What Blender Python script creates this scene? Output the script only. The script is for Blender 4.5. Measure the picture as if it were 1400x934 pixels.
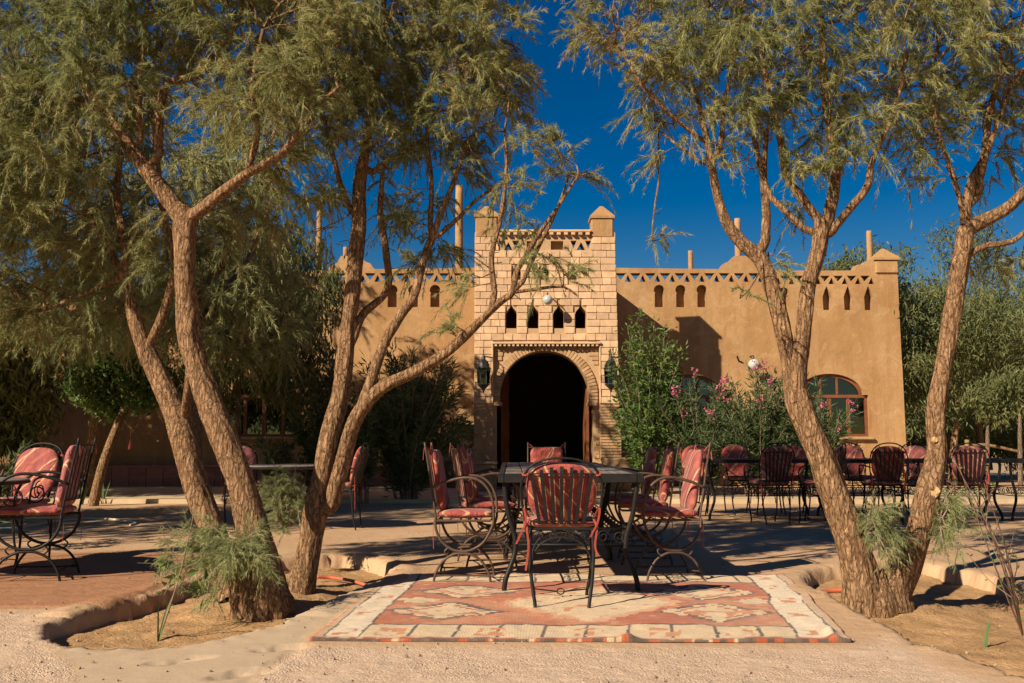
import bpy, bmesh, math, random
import numpy as np
from mathutils import Vector, Matrix
from mathutils.geometry import delaunay_2d_cdt

for o in list(bpy.data.objects): bpy.data.objects.remove(o, do_unlink=True)
S = bpy.context.scene
COL = S.collection
R = math.radians

# ------------------------------------------------------------------ camera, sky, sun, exposure
F = 35/36*1400.0
TH = math.atan(138/F)
HC = 0.95
cd = bpy.data.cameras.new('camera'); cam = bpy.data.objects.new('camera', cd); COL.objects.link(cam)
cd.lens = 35; cd.sensor_width = 36; cd.clip_start = 0.05; cd.clip_end = 2000
cam.location = (0, 0, HC); cam.rotation_euler = (R(90)+TH, 0, 0)
S.camera = cam
SUN_EL = R(31.5); SUN_AZ = R(47.0)          # the sun stands behind the camera to the left
w = bpy.data.worlds.new('World'); S.world = w; w.use_nodes = True
wn = w.node_tree.nodes; wl = w.node_tree.links
bg = wn['Background']
sky = wn.new('ShaderNodeTexSky'); sky.sky_type = 'NISHITA'; sky.sun_disc = False
sky.sun_elevation = SUN_EL; sky.sun_rotation = R(180)+SUN_AZ
sky.altitude = 100; sky.air_density = 1.05; sky.dust_density = 0.0; sky.ozone_density = 1.9
hs = wn.new('ShaderNodeHueSaturation'); hs.inputs['Saturation'].default_value = 1.72; hs.inputs['Value'].default_value = .66; hs.inputs['Hue'].default_value = .512
wl.new(sky.outputs[0], hs.inputs['Color']); wl.new(hs.outputs[0], bg.inputs['Color'])
bg.inputs['Strength'].default_value = 0.05
sd = bpy.data.lights.new('sun', 'SUN'); sd.energy = 5.0; sd.angle = R(0.5); sd.color = (1.0, 0.85, 0.655)
sun = bpy.data.objects.new('sun', sd); COL.objects.link(sun)
sdir = Vector((math.sin(SUN_AZ)*math.cos(SUN_EL), math.cos(SUN_AZ)*math.cos(SUN_EL), -math.sin(SUN_EL)))
sun.rotation_euler = sdir.to_track_quat('-Z', 'Y').to_euler(); sun.location = (-8, -8, 12)
S.view_settings.view_transform = 'Standard'; S.view_settings.look = 'None'
S.view_settings.exposure = 0.72; S.view_settings.gamma = 1.0; S.view_settings.use_curve_mapping = False

# ------------------------------------------------------------------ helpers
CT, ST = math.cos(TH), math.sin(TH)
def P(px, py, Y):
    rx = (px-700)/F; ru = (467-py)/F
    s = Y/(CT-ru*ST)
    return np.array((rx*s, Y, HC+(ST+ru*CT)*s))
def G(px, py, z=0.0):
    rx = (px-700)/F; ru = (467-py)/F
    s = (z-HC)/(ST+ru*CT)
    return np.array((rx*s, (CT-ru*ST)*s, z))
def fit(v): return np.asarray(v, float)

def tag(o, label=None, cat=None, group=None, kind=None):
    if label: o['label'] = label
    if cat: o['category'] = cat
    if group: o['group'] = group
    if kind: o['kind'] = kind
    return o
def empty(name, loc=(0,0,0), rz=0.0):
    o = bpy.data.objects.new(name, None); COL.objects.link(o)
    o.location = loc; o.rotation_euler = (0,0,rz); o.empty_display_size = 0.1
    return o
def link(name, me, m=None, parent=None, loc=None):
    o = bpy.data.objects.new(name, me); COL.objects.link(o)
    if m is not None and len(me.materials) == 0: me.materials.append(m)
    if parent is not None: o.parent = parent
    if loc is not None: o.location = loc
    return o
def np_mesh(name, verts, faces, smooth=False, attrs=None):
    """faces: (M,k) int array"""
    verts = np.ascontiguousarray(verts, np.float32); faces = np.ascontiguousarray(faces, np.int32)
    me = bpy.data.meshes.new(name)
    M, k = faces.shape
    me.vertices.add(len(verts)); me.vertices.foreach_set('co', verts.ravel())
    me.loops.add(M*k); me.loops.foreach_set('vertex_index', faces.ravel())
    me.polygons.add(M); me.polygons.foreach_set('loop_start', np.arange(0, M*k, k, dtype=np.int32))
    me.polygons.foreach_set('use_smooth', np.full(M, smooth, dtype=bool))
    if attrs:
        for n, a in attrs.items():
            a = np.asarray(a, np.float32)
            if a.ndim == 1:
                t = me.attributes.new(n, 'FLOAT', 'POINT'); t.data.foreach_set('value', a)
            else:
                t = me.attributes.new(n, 'FLOAT_COLOR', 'POINT')
                t.data.foreach_set('color', np.concatenate([a, np.ones((len(a),1), np.float32)], 1).ravel())
    me.update(calc_edges=True)
    return me
def copy_tree(o, parent=None):
    c = o.copy(); COL.objects.link(c); c.parent = parent
    for ch in list(o.children): copy_tree(ch, c)
    return c

class MB:
    """collects shapes into one mesh"""
    def __init__(s): s.v = []; s.f = []; s.n = 0
    def add(s, v, f):
        v = np.asarray(v, float); s.v.append(v); s.f += [tuple(int(i)+s.n for i in q) for q in f]; s.n += len(v); return s
    def box(s, c, size, rz=0, bev=0.0):
        x, y, z = [q/2 for q in size]
        if bev <= 0:
            v = [(sx*x, sy*y, sz*z) for sz in (-1,1) for sy in (-1,1) for sx in (-1,1)]
            f = [(0,2,3,1),(4,5,7,6),(0,1,5,4),(2,6,7,3),(0,4,6,2),(1,3,7,5)]
        else:
            b = min(bev, x*.9, y*.9, z*.9); v = []; f = []
            bm = bmesh.new(); bmesh.ops.create_cube(bm, size=1.0)
            for q in bm.verts: q.co = Vector((q.co.x*2*x, q.co.y*2*y, q.co.z*2*z))
            bmesh.ops.bevel(bm, geom=list(bm.edges), offset=b, segments=1, affect='EDGES', profile=0.5)
            bm.verts.index_update()
            v = [tuple(q.co) for q in bm.verts]; f = [tuple(q.index for q in p.verts) for p in bm.faces]; bm.free()
        v = np.array(v)
        if rz:
            ca, sa = math.cos(rz), math.sin(rz)
            v = np.stack([v[:,0]*ca-v[:,1]*sa, v[:,0]*sa+v[:,1]*ca, v[:,2]], 1)
        return s.add(v+np.array(c), f)
    def tube(s, pts, r, sides=7, smooth=True, closed=False, n=None):
        pts = np.array(pts, float)
        if smooth: 
            if np.ndim(r): 
                pts2 = spline(np.concatenate([pts, np.array(r)[:,None]],1), n or 6*(len(pts)-1)); pts = pts2[:,:3]; r = pts2[:,3]
            else: pts = spline(pts, n or 6*(len(pts)-1), closed)
        v, f = tube_arrays(pts, np.full(len(pts), r) if not np.ndim(r) else np.array(r), sides, closed)
        return s.add(v, f)
    def strip(s, pts, wvec, th=0.004):
        """flat bar along pts, wvec = half width vector"""
        pts = np.array(pts, float); wv = np.array(wvec, float)
        t = pts[-1]-pts[0]; nrm = np.cross(t, wv); nrm /= (np.linalg.norm(nrm)+1e-9); nrm = nrm*th/2
        v = []; f = []
        for p in pts: v += [p-wv-nrm, p+wv-nrm, p+wv+nrm, p-wv+nrm]
        for i in range(len(pts)-1):
            a = 4*i; b = a+4
            for k in range(4): f.append((a+k, a+(k+1)%4, b+(k+1)%4, b+k))
        f += [(3,2,1,0), tuple(4*(len(pts)-1)+k for k in range(4))]
        return s.add(v, f)
    def lathe(s, prof, n=20, c=(0,0,0), jit=0):
        v = []; f = []
        for (r, z) in prof:
            for k in range(n):
                a = 2*math.pi*k/n; v.append((c[0]+r*math.cos(a), c[1]+r*math.sin(a), c[2]+z))
        for i in range(len(prof)-1):
            for k in range(n):
                f.append((i*n+k, i*n+(k+1)%n, (i+1)*n+(k+1)%n, (i+1)*n+k))
        f.append(tuple(range(n-1,-1,-1))); f.append(tuple((len(prof)-1)*n+k for k in range(n)))
        return s.add(v, f)
    def mesh(s, name, smooth=False):
        me = bpy.data.meshes.new(name)
        me.from_pydata(np.concatenate(s.v).tolist(), [], s.f)
        if smooth: me.polygons.foreach_set('use_smooth', [True]*len(me.polygons))
        me.update(); return me
    def build(s, name, m, parent=None, loc=None, smooth=False):
        return link(name, s.mesh(name, smooth), m, parent, loc)

def spline(pts, n, closed=False):
    pts = np.asarray(pts, float); m = len(pts)
    if closed: ext = np.concatenate([pts[-1:], pts, pts[:2]]); segs = m
    else: ext = np.concatenate([2*pts[:1]-pts[1:2], pts, 2*pts[-1:]-pts[-2:-1]]); segs = m-1
    u = np.linspace(0, segs, n+1)
    if closed: u = u[:-1]
    i = np.minimum(u.astype(int), segs-1); t = (u-i)[:,None]
    p0, p1, p2, p3 = ext[i], ext[i+1], ext[i+2], ext[i+3]
    return 0.5*((2*p1)+(-p0+p2)*t+(2*p0-5*p1+4*p2-p3)*t*t+(-p0+3*p1-3*p2+p3)*t**3)
def frames(pts, closed=False):
    n = len(pts)
    T = np.gradient(pts, axis=0)
    if closed: T = np.roll(pts, -1, 0)-np.roll(pts, 1, 0)
    T /= (np.linalg.norm(T, axis=1, keepdims=True)+1e-12)
    a = np.array((0,0,1.0)) if abs(T[0,2]) < .9 else np.array((1.0,0,0))
    N = np.zeros_like(pts); u = a-T[0]*np.dot(a, T[0]); u /= np.linalg.norm(u); N[0] = u
    for i in range(1, n):
        u = u-T[i]*np.dot(u, T[i]); l = np.linalg.norm(u)
        u = u/l if l > 1e-6 else N[i-1]; N[i] = u
    return T, N, np.cross(T, N)
def tube_arrays(pts, rad, sides, closed=False, mod=None):
    T, N, B = frames(pts, closed); n = len(pts)
    a = np.arange(sides)*2*math.pi/sides
    rr = rad[:,None]*np.ones((1,sides))
    if mod is not None: rr = mod(rr, a)
    v = pts[:,None,:]+rr[:,:,None]*(np.cos(a)[None,:,None]*N[:,None,:]+np.sin(a)[None,:,None]*B[:,None,:])
    v = v.reshape(-1,3); f = []
    m = n if closed else n-1
    i = np.arange(m)[:,None]*sides; j = (np.arange(1, m+1)[:,None] % n)*sides; k = np.arange(sides)[None,:]; k2 = (k+1) % sides
    f = np.stack([i+k, i+k2, j+k2, j+k], -1).reshape(-1,4).tolist()
    if not closed: f.append(list(range(sides))[::-1]); f.append([(n-1)*sides+q for q in range(sides)])
    return v, f
def spiral(c, r0, r1, a0, turns, u, v, n=20):
    c = np.array(c, float); u = np.array(u, float); v = np.array(v, float)
    t = np.linspace(0, 1, n); a = a0+turns*2*math.pi*t; r = r0+(r1-r0)*t
    return c+(r*np.cos(a))[:,None]*u+(r*np.sin(a))[:,None]*v

# lattice noise
_rs = np.random.RandomState(7); _perm = _rs.permutation(4096); _val = _rs.rand(4096)
def vnoise(x, y, z=None):
    x = np.asarray(x, float); y = np.asarray(y, float); z = np.zeros_like(x) if z is None else np.asarray(z, float)
    xi = np.floor(x).astype(int); yi = np.floor(y).astype(int); zi = np.floor(z).astype(int)
    xf = x-xi; yf = y-yi; zf = z-zi
    sx = xf*xf*(3-2*xf); sy = yf*yf*(3-2*yf); sz = zf*zf*(3-2*zf)
    def h(a, b, c): return _val[_perm[(_perm[(_perm[a & 4095]+b) & 4095]+c) & 4095]]
    r = 0
    for dz, wz in ((0, 1-sz), (1, sz)):
        for dy, wy in ((0, 1-sy), (1, sy)):
            for dx, wx in ((0, 1-sx), (1, sx)):
                r = r+wx*wy*wz*h(xi+dx, yi+dy, zi+dz)
    return r*2-1
def fbm(x, y, z=None, o=4):
    r = 0; a = 1.0; t = 0
    for k in range(o):
        s = 2.03**k
        r = r+a*vnoise(np.asarray(x)*s+k*17.3, np.asarray(y)*s+k*9.1, None if z is None else np.asarray(z)*s); t += a; a *= .5
    return r/t
def inside(poly, x, y):
    poly = np.asarray(poly); x = np.asarray(x, float); y = np.asarray(y, float)
    r = np.zeros(x.shape, bool); n = len(poly)
    for i in range(n):
        x1, y1 = poly[i][:2]; x2, y2 = poly[(i+1) % n][:2]
        if y1 == y2: continue
        c = ((y1 > y) != (y2 > y)) & (x < (x2-x1)*(y-y1)/(y2-y1)+x1); r ^= c
    return r
def sdf(poly, x, y):
    d = np.full(x.shape, 1e9); n = len(poly)
    for i in range(n):
        a = np.array(poly[i][:2]); b = np.array(poly[(i+1) % n][:2]); ab = b-a
        t = np.clip(((x-a[0])*ab[0]+(y-a[1])*ab[1])/(ab@ab+1e-12), 0, 1)
        d = np.minimum(d, np.hypot(x-a[0]-t*ab[0], y-a[1]-t*ab[1]))
    return np.where(inside(poly, x, y), -d, d)
def sst(a, b, x):
    t = np.clip((x-a)/(b-a), 0, 1); return t*t*(3-2*t)

# ------------------------------------------------------------------ materials
def newmat(name):
    m = bpy.data.materials.new(name); m.use_nodes = True
    nt = m.node_tree; return m, nt, nt.nodes['Principled BSDF']
def nd(nt, t, **kw):
    n = nt.nodes.new(t)
    for k, v in kw.items():
        if k in n.inputs: n.inputs[k].default_value = v
        else: setattr(n, k, v)
    return n
def ramp(nt, fac, stops):
    r = nt.nodes.new('ShaderNodeValToRGB'); e = r.color_ramp.elements
    e[0].position, e[0].color = stops[0][0], (*stops[0][1], 1)
    e[1].position, e[1].color = stops[-1][0], (*stops[-1][1], 1)
    for p, c in stops[1:-1]:
        q = e.new(p); q.color = (*c, 1)
    nt.links.new(fac, r.inputs[0]); return r.outputs[0]
def mixc(nt, fac, a, b, mode='MIX'):
    m = nt.nodes.new('ShaderNodeMix'); m.data_type = 'RGBA'; m.blend_type = mode
    for s, v in ((0, fac), (6, a), (7, b)):
        if hasattr(v, 'is_output'): nt.links.new(v, m.inputs[s])
        elif s == 0: m.inputs[0].default_value = v
        else: m.inputs[s].default_value = (*v, 1)
    return m.outputs[2]
def mth(nt, op, a, b=0.0, c=None):
    m = nt.nodes.new('ShaderNodeMath'); m.operation = op
    for i, v in enumerate((a, b) if c is None else (a, b, c)):
        if hasattr(v, 'is_output'): nt.links.new(v, m.inputs[i])
        else: m.inputs[i].default_value = v
    return m.outputs[0]
def noise(nt, vec, scale, detail=5, rough=.6, dist=0.0):
    n = nd(nt, 'ShaderNodeTexNoise', Scale=scale, Detail=detail, Roughness=rough, Distortion=dist)
    if vec is not None: nt.links.new(vec, n.inputs['Vector'])
    return n.outputs['Fac']
def bump(nt, bsdf, h, strength, dist=0.01, prev=None):
    b = nd(nt, 'ShaderNodeBump', Strength=strength, Distance=dist); nt.links.new(h, b.inputs['Height'])
    if prev is not None: nt.links.new(prev, b.inputs['Normal'])
    if bsdf is not None: nt.links.new(b.outputs[0], bsdf.inputs['Normal'])
    return b.outputs[0]
def gpos(nt): return nt.nodes.new('ShaderNodeNewGeometry').outputs['Position']
def opos(nt): return nt.nodes.new('ShaderNodeTexCoord').outputs['Object']
def orand(nt): return nt.nodes.new('ShaderNodeObjectInfo').outputs['Random']
def attr(nt, n): return nd(nt, 'ShaderNodeAttribute', attribute_name=n)

def mat_simple(name, c1, c2, scale=6, rough=.8, bs=.3, bscale=60, bd=.004, metal=0.0, spec=.3, rnd=0.0, world=True):
    m, nt, b = newmat(name); v = gpos(nt) if world else opos(nt)
    f = noise(nt, v, scale, 6, .65)
    c = ramp(nt, f, [(.3, c1), (.7, c2)])
    if rnd:
        r = orand(nt); k = mth(nt, 'MULTIPLY_ADD', r, 2*rnd, 1-rnd)
        cc = nt.nodes.new('ShaderNodeCombineColor'); [nt.links.new(k, cc.inputs[i]) for i in range(3)]
        c = mixc(nt, 1.0, c, cc.outputs[0], 'MULTIPLY')
    nt.links.new(c, b.inputs['Base Color'])
    b.inputs['Roughness'].default_value = rough; b.inputs['Metallic'].default_value = metal
    b.inputs['Specular IOR Level'].default_value = spec
    if bs: bump(nt, b, noise(nt, v, bscale, 5, .7), bs, bd)
    return m

M = {}
def mk_adobe():
    m, nt, b = newmat('adobe'); v = gpos(nt)
    sc = nd(nt, 'ShaderNodeMapping'); nt.links.new(v, sc.inputs[0]); sc.inputs['Scale'].default_value = (1, 1, .22)
    big = noise(nt, v, .9, 5, .6); streak = noise(nt, sc.outputs[0], 2.6, 5, .65); fine = noise(nt, v, 42, 6, .75)
    c = ramp(nt, big, [(.3, (.31,.172,.074)), (.55, (.375,.217,.096)), (.75, (.43,.26,.12))])
    c = mixc(nt, mth(nt, 'MULTIPLY', ramp(nt, streak, [(.42, (0,0,0)), (.68, (1,1,1))]), .35), c, (.50,.34,.19))
    c = mixc(nt, mth(nt, 'MULTIPLY', ramp(nt, fine, [(.5, (0,0,0)), (.72, (1,1,1))]), .45), c, (.22,.12,.055))
    sc2 = nd(nt, 'ShaderNodeMapping'); nt.links.new(v, sc2.inputs[0]); sc2.inputs['Scale'].default_value = (1, 1, .07)
    st2 = noise(nt, sc2.outputs[0], 5.5, 6, .7)
    c = mixc(nt, mth(nt, 'MULTIPLY', ramp(nt, st2, [(.5, (0,0,0)), (.66, (1,1,1))]), .38), c, (.25,.14,.062))
    pat = noise(nt, v, 2.1, 3, .5, 1.5)
    c = mixc(nt, mth(nt, 'MULTIPLY', ramp(nt, pat, [(.58, (0,0,0)), (.62, (1,1,1))]), .28), c, (.50,.335,.18))
    sx = nt.nodes.new('ShaderNodeSeparateXYZ'); nt.links.new(v, sx.inputs[0])
    foot = ramp(nt, mth(nt, 'MULTIPLY_ADD', pat, .8, mth(nt, 'MULTIPLY', sx.outputs[2], 1.0)), [(.55, (1,1,1)), (1.05, (0,0,0))])
    c = mixc(nt, mth(nt, 'MULTIPLY', foot, .4), c, (.30,.19,.105))
    mot = noise(nt, v, 13, 5, .7)
    c = mixc(nt, mth(nt, 'MULTIPLY', ramp(nt, mot, [(.45, (0,0,0)), (.7, (1,1,1))]), .4), c, (.30,.165,.07))
    nt.links.new(c, b.inputs['Base Color']); b.inputs['Roughness'].default_value = .95; b.inputs['Specular IOR Level'].default_value = .1
    n1 = bump(nt, None, noise(nt, v, 5, 4, .6), .5, .03)
    bump(nt, b, fine, .55, .012, n1)
    return m
M['adobe'] = mk_adobe()
M['stone'] = mat_simple('stone', (.47,.295,.165), (.64,.44,.275), 7, .9, .5, 45, .006, spec=.15, rnd=.16)
M['mortar'] = mat_simple('mortar', (.38,.24,.13), (.50,.33,.19), 8, .95, .5, 60, .006, spec=.1)
M['thinbrick'] = mat_simple('thinbrick', (.36,.215,.11), (.50,.32,.17), 9, .9, .5, 60, .005, spec=.15, rnd=.15)
M['plinth_tile'] = mat_simple('plinth_tile', (.24,.085,.062), (.33,.13,.095), 6, .6, .15, 50, .003, rnd=.15)
M['wood_red'] = mat_simple('wood_red', (.13,.043,.018), (.22,.08,.034), 5, .5, .2, 40, .003)
M['wood_old'] = mat_simple('wood_old', (.16,.095,.045), (.28,.175,.09), 8, .75, .3, 60, .003)
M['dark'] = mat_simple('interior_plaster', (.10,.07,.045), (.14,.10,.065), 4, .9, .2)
M['clay'] = mat_simple('clay', (.30,.185,.095), (.42,.27,.15), 8, .85, .3, 60)
M['iron'] = mat_simple('iron_black', (.008,.008,.009), (.022,.019,.017), 25, .5, .25, 160, .001, metal=.0, spec=.22)
M['rust'] = mat_simple('iron_brown', (.045,.027,.018), (.115,.066,.042), 22, .55, .3, 160, .001, spec=.4)
M['steel'] = mat_simple('lantern_metal', (.035,.033,.031), (.085,.075,.065), 30, .5, .2, 120, .001, metal=.4)
M['sand'] = mat_simple('sand_ground', (.36,.255,.15), (.46,.335,.21), 1.2, .95, .5, 40, .01, spec=.1)
M['path'] = mat_simple('path_concrete', (.44,.33,.20), (.56,.43,.27), 2.2, .92, .4, 50, .006, spec=.1)
M['whiteglobe'] = mat_simple('white_glass', (.38,.38,.36), (.46,.46,.44), 5, .12, 0, spec=.6)
M['hose_orange'] = mat_simple('hose_orange', (.45,.10,.05), (.52,.15,.08), 8, .6, 0)
M['hose_pale'] = mat_simple('hose_pale', (.55,.47,.33), (.62,.54,.4), 8, .6, 0)
M['pebble'] = mat_simple('pebble', (.20,.14,.095), (.40,.30,.21), 30, .9, .4, 90, .004)
M['deadtwig'] = mat_simple('dead_twig', (.16,.10,.062), (.28,.19,.12), 30, .9, 0)
M['shrub_stem'] = mat_simple('shrub_stem', (.20,.13,.10), (.30,.20,.16), 30, .8, 0)

def mk_tabletop():
    m, nt, b = newmat('weathered_top'); v = opos(nt)
    mp = nd(nt, 'ShaderNodeMapping'); nt.links.new(v, mp.inputs[0]); mp.inputs['Scale'].default_value = (9, 1.2, 9)
    f = noise(nt, mp.outputs[0], 5, 6, .7)
    c = ramp(nt, f, [(.3, (.09,.075,.06)), (.55, (.20,.17,.14)), (.75, (.32,.27,.22))])
    nt.links.new(c, b.inputs['Base Color']); b.inputs['Roughness'].default_value = .6
    bump(nt, b, f, .4, .003); return m
M['top'] = mk_tabletop()

def mk_cushion():
    m, nt, b = newmat('cushion_cloth'); v = opos(nt)
    r = orand(nt)
    off = nd(nt, 'ShaderNodeVectorMath', operation='ADD'); nt.links.new(v, off.inputs[0])
    cx = nt.nodes.new('ShaderNodeCombineXYZ'); nt.links.new(mth(nt, 'MULTIPLY', r, 3.1), cx.inputs[0]); nt.links.new(mth(nt, 'MULTIPLY', r, 1.7), cx.inputs[2])
    nt.links.new(cx.outputs[0], off.inputs[1]); v2 = off.outputs[0]
    ft = noise(nt, v2, 2.2, 2, .5)
    base = ramp(nt, noise(nt, v2, 9, 4, .6), [(.3, (.235,.024,.018)), (.7, (.345,.045,.033))])
    lines = []
    for rot, sc, ph in (((.5,.3,.75), 1.9, 0.0), ((-.4,.5,-.8), 1.7, 2.0)):
        mp = nd(nt, 'ShaderNodeMapping'); nt.links.new(v2, mp.inputs[0]); mp.inputs['Rotation'].default_value = rot
        wv = nd(nt, 'ShaderNodeTexWave', Scale=sc, Distortion=1.8, **{'Detail': 1.0, 'Detail Scale': 1.6, 'Phase Offset': ph}); nt.links.new(mp.outputs[0], wv.inputs[0])
        lines.append(ramp(nt, wv.outputs['Fac'], [(.986, (0,0,0)), (.994, (1,1,1))]))
        if sc == 1.9: blot = ramp(nt, wv.outputs['Fac'], [(.0, (1,1,1)), (.12, (0,0,0))])
    base = mixc(nt, mth(nt, 'MULTIPLY', blot, .55), base, (.45,.095,.025))
    ln = mth(nt, 'MAXIMUM', lines[0], lines[1])
    c = mixc(nt, mth(nt, 'MULTIPLY', ln, .85), base, (.58,.33,.14))
    fade = nd(nt, 'ShaderNodeHueSaturation'); nt.links.new(c, fade.inputs['Color'])
    nt.links.new(mth(nt, 'MULTIPLY_ADD', r, -.22, 1.0), fade.inputs['Saturation']); nt.links.new(mth(nt, 'MULTIPLY_ADD', r, .2, .86), fade.inputs['Value'])
    nt.links.new(fade.outputs[0], b.inputs['Base Color'])
    b.inputs['Roughness'].default_value = .75; b.inputs['Sheen Weight'].default_value = .15
    n1 = bump(nt, None, noise(nt, v2, 11, 4, .55, 1.6), .9, .022); bump(nt, b, noise(nt, v2, 350, 2, .5), .15, .001, n1)
    return m
M['cushion'] = mk_cushion()
M['tie'] = mat_simple('cushion_tie', (.33,.05,.035), (.43,.09,.055), 20, .8, 0, world=False)

def mk_bark(name, c1, c2, c3):
    m, nt, b = newmat(name); v = opos(nt)
    mp = nd(nt, 'ShaderNodeMapping'); nt.links.new(v, mp.inputs[0]); mp.inputs['Scale'].default_value = (1, 1, .24)
    wob = nd(nt, 'ShaderNodeTexNoise', Scale=7.0, Detail=3.0); nt.links.new(v, wob.inputs['Vector'])
    ad = nd(nt, 'ShaderNodeMixRGB', blend_type='ADD', Fac=.05); nt.links.new(mp.outputs[0], ad.inputs[1]); nt.links.new(wob.outputs['Color'], ad.inputs[2]); vv = ad.outputs[0]
    f = noise(nt, vv, 30, 7, .72, .6); g = noise(nt, v, 3, 4, .6)
    vo = nd(nt, 'ShaderNodeTexVoronoi', Scale=34.0, feature='DISTANCE_TO_EDGE'); nt.links.new(vv, vo.inputs['Vector'])
    vo2 = nd(nt, 'ShaderNodeTexVoronoi', Scale=70.0, feature='DISTANCE_TO_EDGE'); nt.links.new(vv, vo2.inputs['Vector'])
    c = ramp(nt, f, [(.30, c1), (.5, c2), (.68, c3)])
    crack = ramp(nt, vo.outputs['Distance'], [(.0, (1,1,1)), (.16, (0,0,0))])
    c = mixc(nt, mth(nt, 'MULTIPLY', crack, .8), c, tuple(q*.45 for q in c1))
    c = mixc(nt, mth(nt, 'MULTIPLY', g, .35), c, c2)
    nt.links.new(c, b.inputs['Base Color']); b.inputs['Roughness'].default_value = .95; b.inputs['Specular IOR Level'].default_value = .1
    h1 = ramp(nt, vo.outputs['Distance'], [(0, (0,0,0)), (.3, (1,1,1))]); h2 = ramp(nt, vo2.outputs['Distance'], [(0, (0,0,0)), (.3, (1,1,1))])
    n1 = bump(nt, None, h1, 1.0, .016); n2 = bump(nt, None, h2, .7, .007, n1)
    bump(nt, b, f, 1.0, .02, n2); return m
M['bark'] = mk_bark('tamarisk_bark', (.15,.084,.044), (.34,.20,.105), (.50,.315,.175))
M['bark_pale'] = mk_bark('pale_bark', (.15,.10,.065), (.26,.185,.125), (.38,.29,.2))
M['cutwood'] = mat_simple('cut_wood', (.40,.24,.11), (.52,.33,.16), 20, .8, .2)

def mk_leaf(name, stops, trans=.35, rough=.6, tcol=None):
    m, nt, b = newmat(name)
    a = attr(nt, 'tint').outputs['Fac']
    c = ramp(nt, a, stops)
    nt.links.new(c, b.inputs['Base Color']); b.inputs['Roughness'].default_value = rough; b.inputs['Specular IOR Level'].default_value = .25
    tr = nt.nodes.new('ShaderNodeBsdfTranslucent'); nt.links.new(c, tr.inputs['Color'])
    mx = nt.nodes.new('ShaderNodeMixShader'); mx.inputs[0].default_value = trans
    nt.links.new(b.outputs[0], mx.inputs[1]); nt.links.new(tr.outputs[0], mx.inputs[2])
    nt.links.new(mx.outputs[0], nt.nodes['Material Output'].inputs['Surface']); return m
M['tamarisk'] = mk_leaf('tamarisk_foliage', [(0, (.17,.20,.08)), (.45, (.305,.31,.125)), (.8, (.41,.385,.165)), (1, (.41,.30,.125))], .45)
M['sprout'] = mk_leaf('tamarisk_sprout', [(0, (.23,.27,.125)), (.6, (.37,.395,.185)), (1, (.47,.46,.23))], .5)
M['euca'] = mk_leaf('hanging_leaf', [(0, (.075,.10,.035)), (.6, (.16,.18,.065)), (1, (.26,.26,.11))], .4, .5)
M['citrus'] = mk_leaf('glossy_leaf', [(0, (.05,.10,.022)), (.6, (.105,.17,.04)), (1, (.21,.25,.06))], .35, .4)
M['oleander'] = mk_leaf('oleander_leaf', [(0, (.045,.075,.026)), (.6, (.09,.13,.05)), (1, (.17,.20,.085))], .3, .45)
M['petal'] = mk_leaf('pink_petal', [(0, (.62,.10,.22)), (1, (.78,.26,.38))], .3)
M['blade'] = mat_simple('blade_leaf', (.07,.12,.04), (.12,.18,.06), 12, .5, 0)

def mk_glass(name, col, rough=.02, f0=.06):
    m, nt, b = newmat(name); nt.nodes.remove(b)
    fr = nd(nt, 'ShaderNodeFresnel', IOR=1.6); gl = nd(nt, 'ShaderNodeBsdfGlossy', Roughness=rough); tr = nt.nodes.new('ShaderNodeBsdfTransparent'); tr.inputs[0].default_value = (*col, 1)
    mx = nt.nodes.new('ShaderNodeMixShader'); nt.links.new(mth(nt, 'ADD', fr.outputs[0], f0), mx.inputs[0])
    nt.links.new(tr.outputs[0], mx.inputs[1]); nt.links.new(gl.outputs[0], mx.inputs[2]); nt.links.new(mx.outputs[0], nt.nodes['Material Output'].inputs['Surface'])
    return m
M['glass'] = mk_glass('window_glass', (.5,.55,.55), .02, .05); M['blueglass'] = mk_glass('blue_glass', (.08,.30,.55), .1); M['greenglass'] = mk_glass('green_glass', (.12,.28,.10), .1)

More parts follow.
